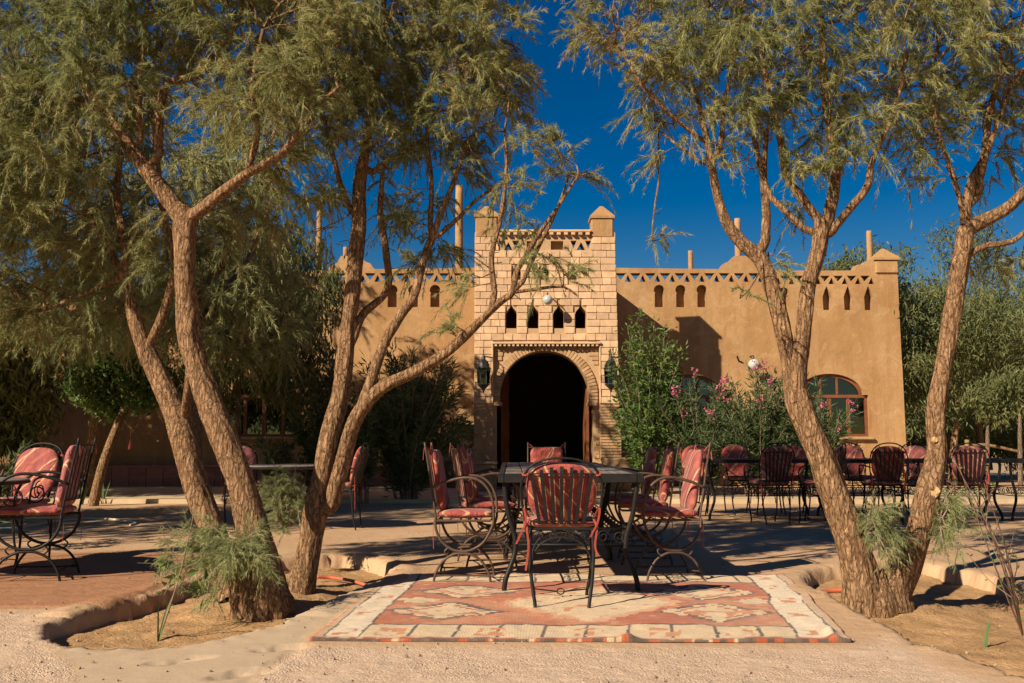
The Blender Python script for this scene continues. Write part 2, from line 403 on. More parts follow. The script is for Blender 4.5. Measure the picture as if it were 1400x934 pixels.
def mk_terrace():
    m, nt, b = newmat('terrace_concrete'); v = gpos(nt)
    ro = attr(nt, 'rough').outputs['Fac']; re = attr(nt, 'red').outputs['Fac']; sm = attr(nt, 'smooth').outputs['Fac']
    big = noise(nt, v, 1.3, 5, .6); mid = noise(nt, v, 9, 6, .7); fine = noise(nt, v, 70, 5, .7)
    c = ramp(nt, big, [(.3, (.46,.295,.17)), (.7, (.57,.385,.24))])
    c = mixc(nt, mth(nt, 'MULTIPLY', mid, .5), c, (.36,.225,.12))
    cr = ramp(nt, mid, [(.3, (.50,.35,.24)), (.7, (.60,.435,.305))])
    vo = nd(nt, 'ShaderNodeTexVoronoi', Scale=130.0); nt.links.new(v, vo.inputs['Vector'])
    sepc = nt.nodes.new('ShaderNodeSeparateColor'); nt.links.new(vo.outputs['Color'], sepc.inputs[0])
    pb = ramp(nt, sepc.outputs[0], [(.0, (.24,.165,.125)), (.18, (.46,.32,.22)), (.75, (.56,.42,.295)), (1, (.70,.58,.45))])
    cr = mixc(nt, .55, cr, pb)
    wear = ramp(nt, noise(nt, v, 2.3, 5, .65), [(.42, (0,0,0)), (.6, (1,1,1))])
    cr = mixc(nt, mth(nt, 'MULTIPLY', wear, .55), cr, (.56,.41,.29))
    c = mixc(nt, ro, c, cr)
    cs = ramp(nt, mid, [(.3, (.44,.325,.215)), (.7, (.50,.38,.26))]); c = mixc(nt, sm, c, cs)
    cred = ramp(nt, mid, [(.3, (.30,.145,.075)), (.7, (.40,.215,.12))]); c = mixc(nt, re, c, cred)
    nt.links.new(c, b.inputs['Base Color']); b.inputs['Roughness'].default_value = .95; b.inputs['Specular IOR Level'].default_value = .12
    dist = nd(nt, 'ShaderNodeTexVoronoi', Scale=130.0, feature='SMOOTH_F1'); nt.links.new(v, dist.inputs['Vector'])
    hh = mth(nt, 'MULTIPLY', dist.outputs['Distance'], mth(nt, 'MULTIPLY', ro, mth(nt, 'MULTIPLY_ADD', wear, .85, -1.0)))
    n1 = bump(nt, None, hh, .8, .008)
    st = mth(nt, 'MULTIPLY_ADD', sm, -.7, 1.0)
    n2 = bump(nt, None, mth(nt, 'MULTIPLY', mid, st), .7, .02, n1)
    bump(nt, b, mth(nt, 'MULTIPLY', fine, st), .55, .006, n2); return m
M['terrace'] = mk_terrace()
M['soil'] = mat_simple('bed_soil', (.33,.195,.09), (.52,.325,.165), 5, .98, .9, 38, .02, spec=.05)
def mk_rug():
    m, nt, b = newmat('rug_weave'); v = opos(nt)
    c = attr(nt, 'Col').outputs['Color']; n = noise(nt, v, 16, 5, .7); n2 = noise(nt, v, 140, 3, .7)
    c = mixc(nt, 1.0, c, ramp(nt, n, [(.25, (.80,.76,.72)), (.6, (1,1,1))]), 'MULTIPLY')
    c = mixc(nt, 1.0, c, ramp(nt, n2, [(.3, (.72,.70,.68)), (.65, (1.05,1.05,1.05))]), 'MULTIPLY')
    nt.links.new(c, b.inputs['Base Color']); b.inputs['Roughness'].default_value = .95; b.inputs['Sheen Weight'].default_value = .1; b.inputs['Specular IOR Level'].default_value = .05
    wv = nd(nt, 'ShaderNodeTexWave', Scale=42.0, Distortion=1.2, bands_direction='X'); nt.links.new(v, wv.inputs[0])
    n1 = bump(nt, None, wv.outputs['Fac'], .35, .004); bump(nt, b, n2, .5, .004, n1); return m
M['rug'] = mk_rug()

# ------------------------------------------------------------------ ground, terrace, beds, path
gm = MB().add([(-400,-300,-.4),(400,-300,-.4),(400,900,-.4),(-400,900,-.4)], [(0,1,2,3)])
tag(gm.build('ground', M['sand']), kind='structure')

BED_L = [G(*p)[:2] for p in [(60,866),(66,852),(120,838),(170,824),(222,811),(300,786),(350,770),(400,763),(470,760),(505,764),(527,774),(540,781),(520,793),(470,815),(420,838),(380,853),(340,865),(290,876),(250,883),(180,886),(105,885),(72,878)]]
BED_R = [G(*p)[:2] for p in [(1096,792),(1104,783),(1130,777),(1165,774),(1200,768),(1245,766),(1268,771),(1320,783),(1385,800),(1480,824),(1640,860),(1640,960),(1480,948),(1400,926),(1335,905),(1262,880),(1200,850),(1140,818),(1108,803)]]
SMOOTH = [G(*p)[:2] for p in [(75,893),(105,880),(180,884),(250,881),(340,862),(420,836),(500,800),(520,800),(424,870),(415,884),(372,908),(340,934),(318,960),(60,980),(110,940),(100,915)]]
RED = [G(*p)[:2] for p in [(-200,750),(120,752),(285,762),(305,774),(222,806),(150,830),(-200,834)]]
FRONT = [G(*p)[:2] for p in [(-300,838),(60,836),(90,890),(415,884),(460,884),(1165,886),(1210,868),(1290,912),(1500,990),(1200,1500),(200,1500),(-300,1200)]]
PRINTS = [(G(228,905), .5), (G(262,900), .5), (G(375,887), .35), (G(398,884), .35), (G(318,922), .75), (G(340,917), .75)]
def terrace_h(x, y):
    h = fbm(x*.7, y*.7)*.006+fbm(x*6, y*6, o=3)*.0022
    front = sst(.12, -.12, sdf(FRONT, x, y)+fbm(x*3, y*3)*.08); sm = sst(.03, -.03, sdf(SMOOTH, x, y)+fbm(x*4+5, y*4)*.03)
    rough = np.clip(front-sm, 0, 1)
    h = h+rough*(fbm(x*22, y*22, o=2)*.0055-.004)
    edge = sdf(SMOOTH, x, y)+fbm(x*9, y*9)*.02
    h = h-.014*np.exp(-(edge/.012)**2)*(x > -1.6)*(y < 4.75)
    red = sst(.02, -.02, sdf(RED, x, y)+fbm(x*6, y*6)*.015)
    h = h+red*.006-.02*np.exp(-((sdf(RED, x, y)+fbm(x*6, y*6)*.015)/.015)**2)
    for (g, a) in PRINTS:
        ca, sa = math.cos(a), math.sin(a); dx = x-g[0]; dy = y-g[1]; u = dx*ca+dy*sa; v = -dx*sa+dy*ca
        m_ = sst(1.15, .85, (u/.085)**2+(v/.05)**2)
        h = h-m_*(.020+.007*np.sign(np.sin(u*200)))
    for poly in (BED_L, BED_R):
        d = sdf(poly, x, y)+fbm(x*5, y*5)*.04+fbm(x*15, y*15, o=3)*.03
        h = h+.022*np.exp(-((d-.10)/.10)**2)*(d > -.02)*(1 if poly is BED_L else .8)*(y > (5.6 if poly is BED_L else 6.3))
        h = h+fbm(x*14+3, y*14, o=3)*.016*np.exp(-(d/.09)**2)
        h = h-.26*sst(.005, -.075, d)
    return h, rough, red, sm
def axis(a, b, c, d, fine, coarse):
    return np.concatenate([np.arange(a, b, coarse), np.arange(b, c, fine), np.arange(c, d+coarse, coarse)])
xs = axis(-22, -4.6, 4.8, 24, .029, .5); ys = axis(-10, 3.2, 8.6, 26, .029, .4)
X, Yg = np.meshgrid(xs, ys); hh, ro, re, sm_ = terrace_h(X.ravel(), Yg.ravel())
nx, ny = len(xs), len(ys)
ii = (np.arange(ny-1)[:,None]*nx+np.arange(nx-1)[None,:]).ravel()
tf = np.stack([ii, ii+1, ii+nx+1, ii+nx], 1)
me = np_mesh('terrace', np.stack([X.ravel(), Yg.ravel(), hh], 1), tf, True, {'rough': ro, 'red': re, 'smooth': sm_})
tag(link('terrace', me, M['terrace']), kind='structure')

def soil_z(x, y, poly):
    z = -.095+fbm(x*1.6, y*1.6)*.025+fbm(x*9, y*9, o=4)*.018
    for (px, py, a) in ((345,815,.09), (415,798,.05), (1200,812,.09)):
        g = G(px, py); z = z+a*np.exp(-((x-g[0])**2+(y-g[1])**2)/.16)
    return z
def make_bed(poly, name):
    p = np.array(poly); x0, y0 = p.min(0)-.15; x1, y1 = p.max(0)+.15; x1 = min(x1, 5.2)
    xa = np.arange(x0, x1, .028); ya = np.arange(y0, y1, .028); A, B = np.meshgrid(xa, ya); a = A.ravel(); b = B.ravel()
    keep = sdf(poly, a, b) < .09; n_ = len(xa); m_ = len(ya)
    q = (np.arange(m_-1)[:,None]*n_+np.arange(n_-1)[None,:]).ravel(); f = np.stack([q, q+1, q+n_+1, q+n_], 1)
    f = f[keep[f].all(1)]; used = np.unique(f); remap = np.zeros(len(a), int); remap[used] = np.arange(len(used))
    v = np.stack([a, b, soil_z(a, b, poly)], 1)[used]
    return tag(link(name, np_mesh(name, v, remap[f], True), M['soil']), kind='structure')
make_bed(BED_L, 'soil_bed'); make_bed(BED_R, 'soil_bed')

# raised pale path in front of the building, with a crumbly kerb
rg = np.random.RandomState(3)
def slab(name, x0, x1, y0, y1, top, m, res=.25):
    xa = np.arange(x0, x1, res); ya = np.linspace(y0, y1, max(3, int((y1-y0)/res)))
    A, B = np.meshgrid(xa, ya); jit = fbm(A*1.5, A*0+3.3)*.06
    Bj = B+jit*(B < y0+.01); Z = top+fbm(A, B)*.012
    v = np.stack([A.ravel(), Bj.ravel(), Z.ravel()], 1); n_ = len(xa); m_ = len(ya)
    q = (np.arange(m_-1)[:,None]*n_+np.arange(n_-1)[None,:]).ravel(); f = np.stack([q, q+1, q+n_+1, q+n_], 1)
    low = v[:n_].copy(); low[:,2] = -.1; low[:,1] += .01; base = len(v)
    k = np.arange(n_-1); f2 = np.stack([base+k, base+k+1, k+1, k], 1)
    return tag(link(name, np_mesh(name, np.concatenate([v, low]), np.concatenate([f, f2]), False), m), kind='structure')
slab('path', -16, 20, 15.7, 20.05, .07, M['path'])

# ------------------------------------------------------------------ building
YT = 19.0; YW = 21.3
BX = empty('adobe_building', (0.65, YT, 0))
tag(BX, 'sand coloured mud-brick guest house with stone gate tower and pierced parapet', 'building')
OFF = np.array((-.65, -YT, 0))
def bx(px, py, Y):
    p = P(px, py, Y); return (p[0], p[2])
def wall(outline, holes, Y, thick, step=.22, amp=.012, seed=0, back=True):
    """upright wall in the x,z plane at depth Y with openings"""
    rs = np.random.RandomState(seed)
    V = []; E = []
    def loop(poly, dens):
        s = len(V); pts = []
        for i in range(len(poly)):
            a = np.array(poly[i]); b = np.array(poly[(i+1) % len(poly)]); n = max(1, int(np.linalg.norm(b-a)/dens))
            for k in range(n): pts.append(a+(b-a)*k/n)
        V.extend(pts); n = len(pts); E.extend([(s+i, s+(i+1) % n) for i in range(n)])
    loop(outline, step)
    for h in holes: loop(h, .5)
    o = np.array(outline); x0, z0 = o.min(0); x1, z1 = o.max(0)
    gx, gz = np.meshgrid(np.arange(x0, x1, step), np.arange(z0, z1, step)); gx = gx.ravel()+rs.uniform(-.3,.3,gx.size)*step; gz = gz.ravel()+rs.uniform(-.3,.3,gz.size)*step
    ok = sdf(outline, gx, gz) < -step*.4
    for h in holes: ok &= sdf(h, gx, gz) > step*.3
    V.extend(np.stack([gx[ok], gz[ok]], 1))
    r = delaunay_2d_cdt([Vector((float(p[0]), float(p[1]))) for p in V], E, [], 0, 1e-5)
    v2 = np.array([tuple(q) for q in r[0]]); tri = np.array([tuple(q) for q in r[2]])
    c = v2[tri].mean(1); keep = inside(outline, c[:,0], c[:,1])
    for h in holes: keep &= ~inside(h, c[:,0], c[:,1])
    tri = tri[keep]
    a2 = v2[tri]; cr = (a2[:,1,0]-a2[:,0,0])*(a2[:,2,1]-a2[:,0,1])-(a2[:,1,1]-a2[:,0,1])*(a2[:,2,0]-a2[:,0,0])
    tri[cr < 0] = tri[cr < 0][:, ::-1]
    y = fbm(v2[:,0]*1.3+seed, v2[:,1]*1.3)*amp
    n = len(v2)
    vf = np.stack([v2[:,0], Y+y, v2[:,1]], 1); vb = np.stack([v2[:,0], np.full(n, Y+thick), v2[:,1]], 1)
    F = [tuple(t) for t in tri]
    cnt = {}
    for t in tri:
        for i in range(3):
            e = (t[i], t[(i+1) % 3]); cnt[e] = cnt.get(e, 0)+1
    for (a, b) in list(cnt):
        if (b, a) not in cnt: F.append((b, a, a+n, b+n))
    if back: F += [tuple(int(q)+n for q in t[::-1]) for t in tri]
    mb = MB(); mb.add(np.concatenate([vf, vb])+OFF, F); return mb
def arc(cx, cz, r, a0, a1, n): return [(cx+r*math.cos(a0+(a1-a0)*k/n), cz+r*math.sin(a0+(a1-a0)*k/n)) for k in range(n+1)]

# ---- tower facade
zt = bx(748, 318, YT)[1]
xl, xr = bx(648, 560, YT)[0], bx(846, 560, YT)[0]
FAC = [(xl, -.1), (xr+.05, -.1), (bx(841, 330, YT)[0], zt), (bx(649, 330, YT)[0], zt)]
def opening(cx, ty, sy, by, hw, Y=YT):
    return [bx(cx-hw, by, Y), bx(cx+hw, by, Y), bx(cx+hw*1.02, sy+1.5, Y), bx(cx+hw*.95, sy-1, Y), bx(cx+hw*.42, (sy+ty)/2, Y), bx(cx, ty, Y), bx(cx-hw*.42, (sy+ty)/2, Y), bx(cx-hw*.95, sy-1, Y), bx(cx-hw*1.02, sy+1.5, Y)]
LOWWIN = [opening(c, 416.5, 427, 449, 7.2) for c in (699, 729, 764, 794)]
UPNICHE = [opening(c, 361, 370, 382.5, 5.8) for c in (706, 744.5, 783)]
def tri_dn(c, hw, y0, y1, Y): return [bx(c, y1, Y), bx(c+hw, y0, Y), bx(c-hw, y0, Y)]
def tri_up(c, hw, y0, y1, Y): return [bx(c-hw, y1, Y), bx(c+hw, y1, Y), bx(c, y0, Y)]
PARA = [tri_dn(686, 4.0, 329, 340, YT), tri_up(695, 6, 331, 342, YT), tri_dn(705, 5, 329, 340, YT), tri_dn(784, 4.2, 329, 340, YT), tri_up(794.5, 6, 331, 342, YT), tri_dn(804, 4.2, 329, 340, YT)]
PBLK = [[bx(720, 341.5, YT), bx(730.5, 341.5, YT), bx(730.5, 329.5, YT), bx(720, 329.5, YT)], [bx(753, 341.5, YT), bx(770, 341.5, YT), bx(770, 329.5, YT), bx(753, 329.5, YT)]]
ALF = [(bx(674, 560, YT)[0], -.05), (bx(820, 560, YT)[0], -.05), (bx(819, 471, YT)[0], bx(819, 471, YT)[1]), (bx(675, 471, YT)[0], bx(675, 471, YT)[1])]
tw = wall(FAC, LOWWIN+UPNICHE+PARA+PBLK+[ALF], YT, .42, .25, .006, 1).build('tower_wall', M['mortar'], BX)
# backs of the blind niches
for h in UPNICHE+PBLK:
    h = np.array(h); c = (h.min(0)+h.max(0))/2; s = h.max(0)-h.min(0)+.1
    MB().box(np.array((c[0], YT+.3, c[1]))+OFF, (s[0], .2, s[1])).build('niche_back', M['mortar'], tw)
# recessed panel with the horseshoe arch
YA = YT+.07
acx, acz = bx(744.5, 541, YA); ar = (bx(806, 541, YA)[0]-bx(684, 541, YA)[0])/2
zs = acz-.13
jl, jr = bx(679, 560, YA)[0], bx(811, 560, YA)[0]
a0 = math.asin(.13/ar)
ARCH = [(jl, -.04), (jr, -.04), (jr, zs)]+arc(acx, acz, ar, -a0, math.pi+a0, 36)+[(jl, zs)]
A2 = [(ALF[0][0]-.05, -.1), (ALF[1][0]+.05, -.1), (ALF[2][0]+.05, ALF[2][1]+.05), (ALF[3][0]-.05, ALF[3][1]+.05)]
wall(A2, [ARCH], YA, .33, .25, .004, 2).build('arch_panel', M['mortar'], BX)

# ---- stone blocks (each one a piece)
def unit_stone(seed):
    rs = np.random.RandomState(seed); mb = MB(); mb.box((0,0,0), (1,1,1), bev=.045)
    v = mb.v[0]; v += rs.uniform(-.022,.022,v.shape)*np.array((1,.5,1)); return mb.mesh('stone_block')
SM = [unit_stone(40+i) for i in range(5)]
for q in SM: q.materials.append(M['stone'])
rs = random.Random(11)
def stone(name, meshes, c, size, parent, ry=0.0):
    o = bpy.data.objects.new(name, rs.choice(meshes)); COL.objects.link(o); o.parent = parent
    o.location = tuple(np.array(c)+OFF); o.scale = size; o.rotation_euler = (rs.uniform(-.01,.01), ry, rs.uniform(-.012,.012)); return o
ch = .1345; z = bx(700, 552, YT)[1]; row = 0
zpar = bx(748, 343.5, YT)[1]; ztop_st = bx(748, 324, YT)[1]
allops = LOWWIN+UPNICHE+PARA+PBLK+[ALF]
while z+ch*.6 < ztop_st:
    zc = z+ch/2
    fl = (zc-FAC[0][1])/(zt-FAC[0][1])
    X0 = FAC[0][0]+(FAC[3][0]-FAC[0][0])*fl; X1 = FAC[1][0]+(FAC[2][0]-FAC[1][0])*fl
    blocked = []
    for h in allops:
        for k in (-.42, -.2, 0, .2, .42):
            zz = zc+ch*k; pts = np.array(h); xx = []
            for i in range(len(pts)):
                a, b = pts[i], pts[(i+1) % len(pts)]
                if (a[1]-zz)*(b[1]-zz) < 0: xx.append(a[0]+(b[0]-a[0])*(zz-a[1])/(b[1]-a[1]))
            if len(xx) >= 2: blocked.append((min(xx)-.012, max(xx)+.012))
    if zc > zpar: blocked.append((bx(682, 335, YT)[0], bx(807, 335, YT)[0]))
    x = X0+.004; first = True
    while x < X1-.03:
        w_ = rs.uniform(.17, .27)
        if first and row % 2: w_ *= .55
        first = False
        e = min(x+w_, X1-.004)
        if X1-e < .08: e = X1-.004
        hit = [b for b in blocked if b[0] < e and b[1] > x]
        if hit:
            b0 = min(b[0] for b in hit); b1 = max(b[1] for b in hit if b[0] < e)
            if b0-x > .05: e = b0; nxt = b1
            else: x = b1; continue
        else: nxt = e
        stone('stone_block', SM, ((x+e)/2, YT-.004+rs.uniform(-.006,.006), zc), (e-x-.009, .05, ch-.009-rs.uniform(0,.004)), tw)
        x = nxt
    z += ch; row += 1
# ---- thin bricks of the lower piers and the spandrels: too small to pick apart
tb = MB(); rn = np.random.RandomState(5)
def thin_rows(x0f, x1f, z0, z1, Y, skip=None, bh=.056):
    z = z0; k = 0
    while z < z1-.02:
        x = x0f(z); X1 = x1f(z); x -= rn.uniform(0,.12) if k % 2 else 0
        x = max(x, x0f(z))
        while x < X1-.02:
            e = min(x+rn.uniform(.16,.25), X1)
            if X1-e < .05: e = X1
            c = ((x+e)/2, z+bh/2)
            if skip is None or not skip(x, e, c[1]):
                tb.box(np.array((c[0], Y+rn.uniform(-.006,.006), c[1]))+OFF, (e-x-.008, .04, bh-.012-rn.uniform(0,.003)))
            x = e
        z += bh; k += 1
zb = bx(700, 552, YT)[1]
thin_rows(lambda z: xl+.004, lambda z: ALF[0][0]-.004, .05, zb-.02, YT-.002)
thin_rows(lambda z: ALF[1][0]+.004, lambda z: xr+.04, .05, zb-.02, YT-.002)
def sk(x, e, z):
    for q in (x, (x+e)/2, e):
        if (z > zs-.02 and math.hypot(q-acx, z-acz) < ar+.185) or (z <= zs+.02 and jl-.01 < q < jr+.01): return True
    return False
thin_rows(lambda z: ALF[0][0]+.01, lambda z: ALF[1][0]-.01, .05, ALF[2][1]-.05, YA-.002, sk, .085)
tbo = tag(tb.build('thin_bricks', M['thinbrick'], BX), kind='stuff')
# voussoirs of the arch
VM = []
for i in range(3):
    mb = MB(); mb.box((0,0,0), (1,1,1), bev=.06); VM.append(mb.mesh('voussoir')); VM[-1].materials.append(M['thinbrick'])
nV = 50
for k in range(nV):
    a = -a0+(math.pi+2*a0)*(k+.5)/nV; rc = ar+.085
    stone('voussoir', VM, (acx+rc*math.cos(a), YA-.014+rs.uniform(-.006,.006), acz+rc*math.sin(a)), (.155, .055, (math.pi+2*a0)*rc/nV-.010), BX, -a)
# imposts, dentils, cornice
im = MB()
im.box(np.array((jl+.02, YA+.12, zs-.03))+OFF, (.16, .42, .06)); im.box(np.array((jr-.02, YA+.12, zs-.03))+OFF, (.16, .42, .06))
im.build('impost', M['thinbrick'], BX)
DM = MB().box((0,0,0), (1,1,1), bev=.05).mesh('dentil'); DM.materials.append(M['stone'])
nd_ = 24
for k in range(nd_):
    x = ALF[3][0]+(ALF[2][0]-ALF[3][0])*(k+.5)/nd_
    stone('dentil', [DM], (x, YT-.02, ALF[2][1]-.02), (.046, .10, .04), BX)
cn = MB(); xc0, xc1 = ALF[3][0]-.03, ALF[2][0]+.03
cn.box(np.array(((xc0+xc1)/2, YT-.03, ALF[2][1]+.022))+OFF, (xc1-xc0, .11, .042), bev=.008)
cn.build('cornice', M['stone'], BX)
for sx in (ALF[0][0]-.012, ALF[1][0]+.012):
    MB().box(np.array((sx, YT-.016, (zb+ALF[2][1])/2))+OFF, (.035, .05, ALF[2][1]-zb-.01), bev=.006).build('frame_moulding', M['stone'], BX)
# parapet top slab with little teeth
pt = MB(); xp0, xp1 = bx(680, 318, YT)[0], bx(808, 318, YT)[0]
pt.box(np.array(((xp0+xp1)/2, YT+.18, zt+.02))+OFF, (xp1-xp0, .52, .05), bev=.012); pt.build('parapet_slab', M['stone'], BX)
for k in range(13):
    stone('tooth', [DM], (xp0+(xp1-xp0)*(k+.5)/13, YT-.045, zt-.035), (.075, .09, .05), BX)
# pinnacles
def pinnacle(x0, x1, zb_, zc_, ztip, Y, depth, m, over=.025):
    mb = MB(); xc = (x0+x1)/2; wv = x1-x0
    mb.box(np.array((xc, Y+depth/2, (zb_+zc_)/2))+OFF, (wv, depth, zc_-zb_), bev=.02)
    hw = wv/2+over; hd = depth/2+over
    c = np.array((xc, Y+depth/2, 0))+OFF
    v = [c+np.array(q) for q in ((-hw,-hd,zc_), (hw,-hd,zc_), (hw,hd,zc_), (-hw,hd,zc_), (-hw,-hd,zc_+.05), (hw,-hd,zc_+.05), (hw,hd,zc_+.05), (-hw,hd,zc_+.05), (-.03,0,ztip), (.03,0,ztip))]
    mb.add(v, [(3,2,1,0),(0,1,5,4),(1,2,6,5),(2,3,7,6),(3,0,4,7),(4,5,9,8),(5,6,9),(6,7,8,9),(7,4,8)])
    return mb.build('pinnacle', m, BX)
pinnacle(bx(650, 320, YT)[0], bx(680, 320, YT)[0], bx(0, 325, YT)[1], bx(0, 297, YT)[1], bx(0, 279, YT)[1], YT-.03, .44, M['adobe'])
pinnacle(bx(808.5, 320, YT)[0], bx(838.5, 320, YT)[0], bx(0, 325, YT)[1], bx(0, 299, YT)[1], bx(0, 279, YT)[1], YT-.03, .44, M['adobe'])
# tower sides with sloping tops, roof, and the entrance hall behind the arch
def side_wall(x0, x1, name, zf, zr):
    v = []
    for x in (x0, x1):
        v += [(x, YT+.4, -.1), (x, YW+.1, -.1), (x, YW+.1, zr), (x, YT+.4, zf)]
    return MB().add(np.array(v)+OFF, [(0,3,2,1),(4,5,6,7),(0,4,7,3),(3,7,6,2),(0,1,5,4),(1,2,6,5)]).build(name, M['adobe'], BX)
zfront = bx(0, 352, YT)[1]; zrear = bx(842, 388, YW)[1]
side_wall(xr-.40, xr-.005, 'tower_side', zfront, zrear); side_wall(xl+.01, xl+.40, 'tower_side', zfront, zrear)
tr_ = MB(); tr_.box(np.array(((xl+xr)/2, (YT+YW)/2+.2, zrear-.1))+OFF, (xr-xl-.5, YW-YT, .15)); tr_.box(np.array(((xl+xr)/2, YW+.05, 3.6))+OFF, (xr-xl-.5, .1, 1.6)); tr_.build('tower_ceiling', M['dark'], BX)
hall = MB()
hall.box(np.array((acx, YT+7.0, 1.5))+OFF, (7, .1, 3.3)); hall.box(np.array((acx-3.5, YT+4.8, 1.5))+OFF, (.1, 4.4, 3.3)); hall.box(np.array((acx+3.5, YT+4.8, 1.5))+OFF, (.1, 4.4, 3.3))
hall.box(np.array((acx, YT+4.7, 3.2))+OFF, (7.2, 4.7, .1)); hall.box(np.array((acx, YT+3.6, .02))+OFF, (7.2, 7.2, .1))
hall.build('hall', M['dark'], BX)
# door leaves folded back into the passage
def leaf(xh, ang, name='door_leaf'):
    r = empty(name, tuple(np.array((xh, YT+.75, .08))+OFF), ang); r.parent = BX
    hw = .62; zt_ = 2.35
    out = [(0,0), (hw,0), (hw,zt_)]+[(hw-hw*math.sin(t)*1.0, zt_-(1-math.cos(t))*.62) for t in np.linspace(.1, math.pi/2, 8)]
    mb = MB(); n = len(out)
    mb.add([(x, -.025, z) for x, z in out]+[(x, .025, z) for x, z in out], [tuple(range(n)), tuple(range(2*n-1, n-1, -1))]+[(i, i+n, (i+1) % n+n, (i+1) % n) for i in range(n)])
    mb.build('door_board', M['wood_red'], r)
    for zc, h in ((.45, .6), (1.2, .6)):
        for xc in (.17, .45): MB().box((xc, -.035, zc), (.20, .03, h), bev=.01).build('door_panel', M['wood_red'], r)
    return r
leaf(jl+.10, R(80)); leaf(jr-.06, R(92))

# ---- side walls of the building with niches, pierced band, arched windows
def keyhole(c, y0, y1, hw, Y):
    x, z0 = bx(c, y1, Y); z1 = bx(c, y0, Y)[1]; h = hw*Y/F; zc = z1-h
    return [(x-h*.86, z0), (x+h*.86, z0), (x+h*.86, zc-h*.75), (x+h*.72, zc-h*.55)]+arc(x, zc, h, -.35, math.pi+.35, 12)+[(x-h*.72, zc-h*.55), (x-h*.86, zc-h*.75)]
def win_hole(cx, yapex, yspring, ybase, hw, hwa, Y):
    x0, zb_ = bx(cx, ybase, Y); zs_ = bx(cx, yspring, Y)[1]; za = bx(cx, yapex, Y)[1]; h = hw*Y/F; ha = hwa*Y/F
    pts = [(x0-h, zb_), (x0+h, zb_), (x0+h, zs_), (x0+ha, zs_)]
    pts += [(x0+ha*math.cos(t), zs_+(za-zs_)*math.sin(t)) for t in np.linspace(.08, math.pi-.08, 20)]
    return pts+[(x0-ha, zs_), (x0-h, zs_)]
def lancet(c, y0, y1, hw, Y):
    x, z0 = bx(c, y1, Y); z1 = bx(c, y0, Y)[1]; h = hw*Y/F; H = z1-z0
    return [(x-h*.9, z0), (x+h*.9, z0), (x+h, z0+H*.55), (x+h*.5, z0+H*.8), (x, z1), (x-h*.5, z0+H*.8), (x-h, z0+H*.55)]
mir = lambda x: 1496-x
def half(side):
    f = (lambda x: x) if side > 0 else mir
    z366 = bx(0, 367, YW)[1]
    # outline in pixels along the right half, mirrored for the left
    top = [(1243, 690), (1227, 374), (1224, 352), (1196, 352), (1190, 357), (1184, 357), (1180, 362), (1172, 362), (1168, 370), (1048, 370), (1044, 362), (1036, 360), (1030, 350), (1020, 350), (1004, 350), (996, 358), (990, 360), (984, 368), (842, 366)]
    out = []
    for (x, y) in top:
        p = bx(f(x), y, YW); out.append([p[0], p[1]])
    out[0][1] = -.1
    tx = xr-.05 if side > 0 else xl+.05
    out[-1][0] = tx; out.append([tx, -.1])
    if side < 0: out = out[::-1]
    holes = []; nich = []
    c = 848.5
    while c < 1036:
        if side > 0 or c < 1036:
            holes.append([(p) for p in (tri_dn(f(c), 7.2, 373.5, 383, YW))]); holes.append(tri_up(f(c+10), 4.6, 376, 385.5, YW))
        c += 20.2
    c = 1055
    while c < 1190:
        holes.append(tri_dn(f(c), 6.6, 377, 386, YW)); holes.append(tri_up(f(c+9), 4.4, 379.5, 388.5, YW)); c += 18.2
    for c in (901.5, 931, 960): nich.append(keyhole(f(c), 389.5, 420, 7.3, YW))
    for c in (1072, ): nich.append(keyhole(f(c), 393, 422, 7.0, YW))
    for c in (1099, 1131, 1160, 1188): nich.append(lancet(f(c), 391, 424, 6.0, YW))
    wins = [win_hole(f(1137), 511, 540, 597, 52, 45, YW), win_hole(f(945), 512, 541, 598, 50, 44, YW)]
    def ccw(h):
        h = np.array(h); a = np.sum(h[:,0]*np.roll(h[:,1], -1)-np.roll(h[:,0], -1)*h[:,1]); return [tuple(q) for q in (h if a > 0 else h[::-1])]
    holes = [ccw(h) for h in holes]; nich = [ccw(h) for h in nich]; wins = [ccw(h) for h in wins]
    return out, holes, nich, wins
